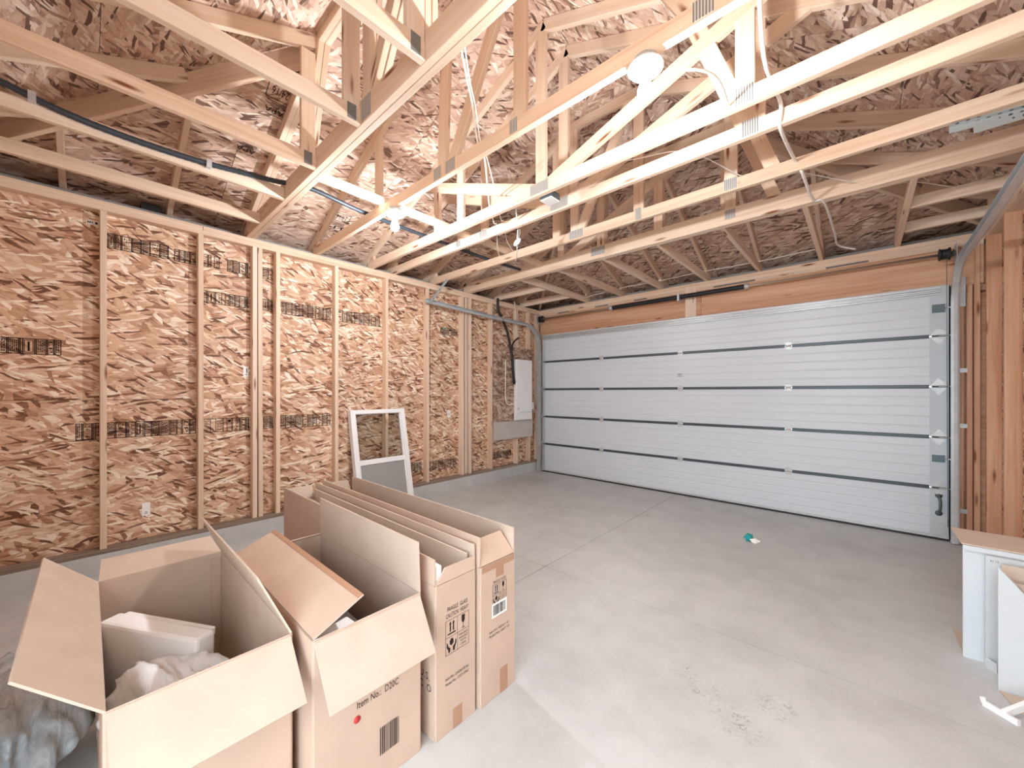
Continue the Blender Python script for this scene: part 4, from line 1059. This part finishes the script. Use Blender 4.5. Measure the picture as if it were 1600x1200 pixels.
# ------------------------------------------------------------------ white packaging panels along the right wall
def pk(name, loc, label): return empty(name, loc, label, 'packaging', 'white packaging by the right wall')
p1 = pk('flat_carton', (0.6, 3.16, 0), 'rear white carton panel with brown flaps folded back, right wall')
slab('front_face', [(0.40,3.155,0.0),(0.825,3.155,0.0),(0.825,3.155,0.60),(0.40,3.155,0.60)], (0,1,0), 0.012, 'white_panel', p1)
slab('top_flap', [(0.395,3.158,0.601),(0.825,3.158,0.601),(0.825,3.44,0.612),(0.388,3.44,0.612)], (0,0,1), 0.005, 'cardboard_inside', p1)
slab('floor_flap', [(0.405,3.17,0.001),(0.825,3.17,0.001),(0.825,3.47,0.001),(0.398,3.47,0.001)], (0,0,1), 0.005, 'cardboard_inside', p1)
slab('top_edge', [(0.402,3.145,0.575),(0.825,3.145,0.575),(0.825,3.145,0.60),(0.402,3.145,0.60)], (0,1,0), 0.010, 'white_panel', p1)
p2 = pk('flat_carton', (0.65, 3.12, 0), 'middle white carton panel with a faint pencil note at its corner')
slab('front_face', [(0.472,3.115,0.0),(0.825,3.115,0.0),(0.825,3.115,0.572),(0.472,3.115,0.572)], (0,1,0), 0.024, 'white_panel', p2)
slab('return_edge', [(0.472,3.115,0.0),(0.498,3.07,0.0),(0.498,3.07,0.05),(0.472,3.115,0.05)], (1,0,0), 0.004, 'white_panel', p2)
p = Print(); p.text('41 12', 0.014, 0.545, 0.042, 0.556)
p.build('pencil_note', (0.472, 3.1142, 0), (1,0,0), (0,0,1), 'steel_dark', p2)
p3 = pk('white_carton', (0.65, 2.98, 0), 'nearest white carton with its slanted open top showing brown card')
slab('front_face', [(0.478,2.905,0.0),(0.825,2.905,0.0),(0.825,2.905,0.42),(0.60,2.905,0.42),(0.545,2.905,0.495),(0.478,2.905,0.585)], (0,1,0), 0.006, 'white_panel', p3)
slab('side_face', [(0.535,2.911,0.0),(0.535,3.06,0.0),(0.535,3.06,0.50),(0.535,2.911,0.50)], (1,0,0), 0.006, 'white_panel', p3)
slab('back_face', [(0.515,3.06,0.0),(0.825,3.06,0.0),(0.825,3.06,0.56),(0.515,3.06,0.56)], (0,-1,0), 0.006, 'cardboard_inside', p3)
slab('inner_card', [(0.535,2.985,0.20),(0.825,2.985,0.20),(0.825,2.985,0.50),(0.535,2.985,0.50)], (0,1,0), 0.006, 'cardboard_inside', p3)
slab('floor_flap', [(0.480,2.90,0.002),(0.825,2.90,0.002),(0.825,2.74,0.002),(0.51,2.76,0.002)], (0,0,1), 0.004, 'cardboard_inside', p3)
lp = empty('plastic_trim', (0.48, 2.7, 0), 'white plastic L-shaped trim on the floor at lower right', 'trim piece')
bar = lumber('trim_foot', (0.408, 2.722, 0.012), (0.492, 2.652, 0.012), 0.024, 0.020, (0,0,1), lp, 'vinyl_white')
lumber('trim_arm', (0.458, 2.684, 0.016), (0.64, 2.86, 0.10), 0.034, 0.016, (0,0,1), lp, 'vinyl_white')
lumber('trim_tip', (0.408, 2.722, 0.012), (0.402, 2.716, 0.038), 0.018, 0.010, (1,0,0), lp, 'vinyl_white')

# ------------------------------------------------------------------ litter on the floor
tl_ = empty('plastic_scrap', (-0.775, 4.23, 0), 'small teal plastic scrap with a white torn piece on the floor', 'litter')
crumple('teal_piece', (-0.800, 4.23, 0.033), (0.042, 0.040, 0.046), 'teal_plastic', 5, parent=tl_, amp=0.3, flat=0.7)
crumple('white_piece', (-0.742, 4.205, 0.020), (0.045, 0.03, 0.028), 'label_white', 8, parent=tl_, amp=0.4, flat=0.7)
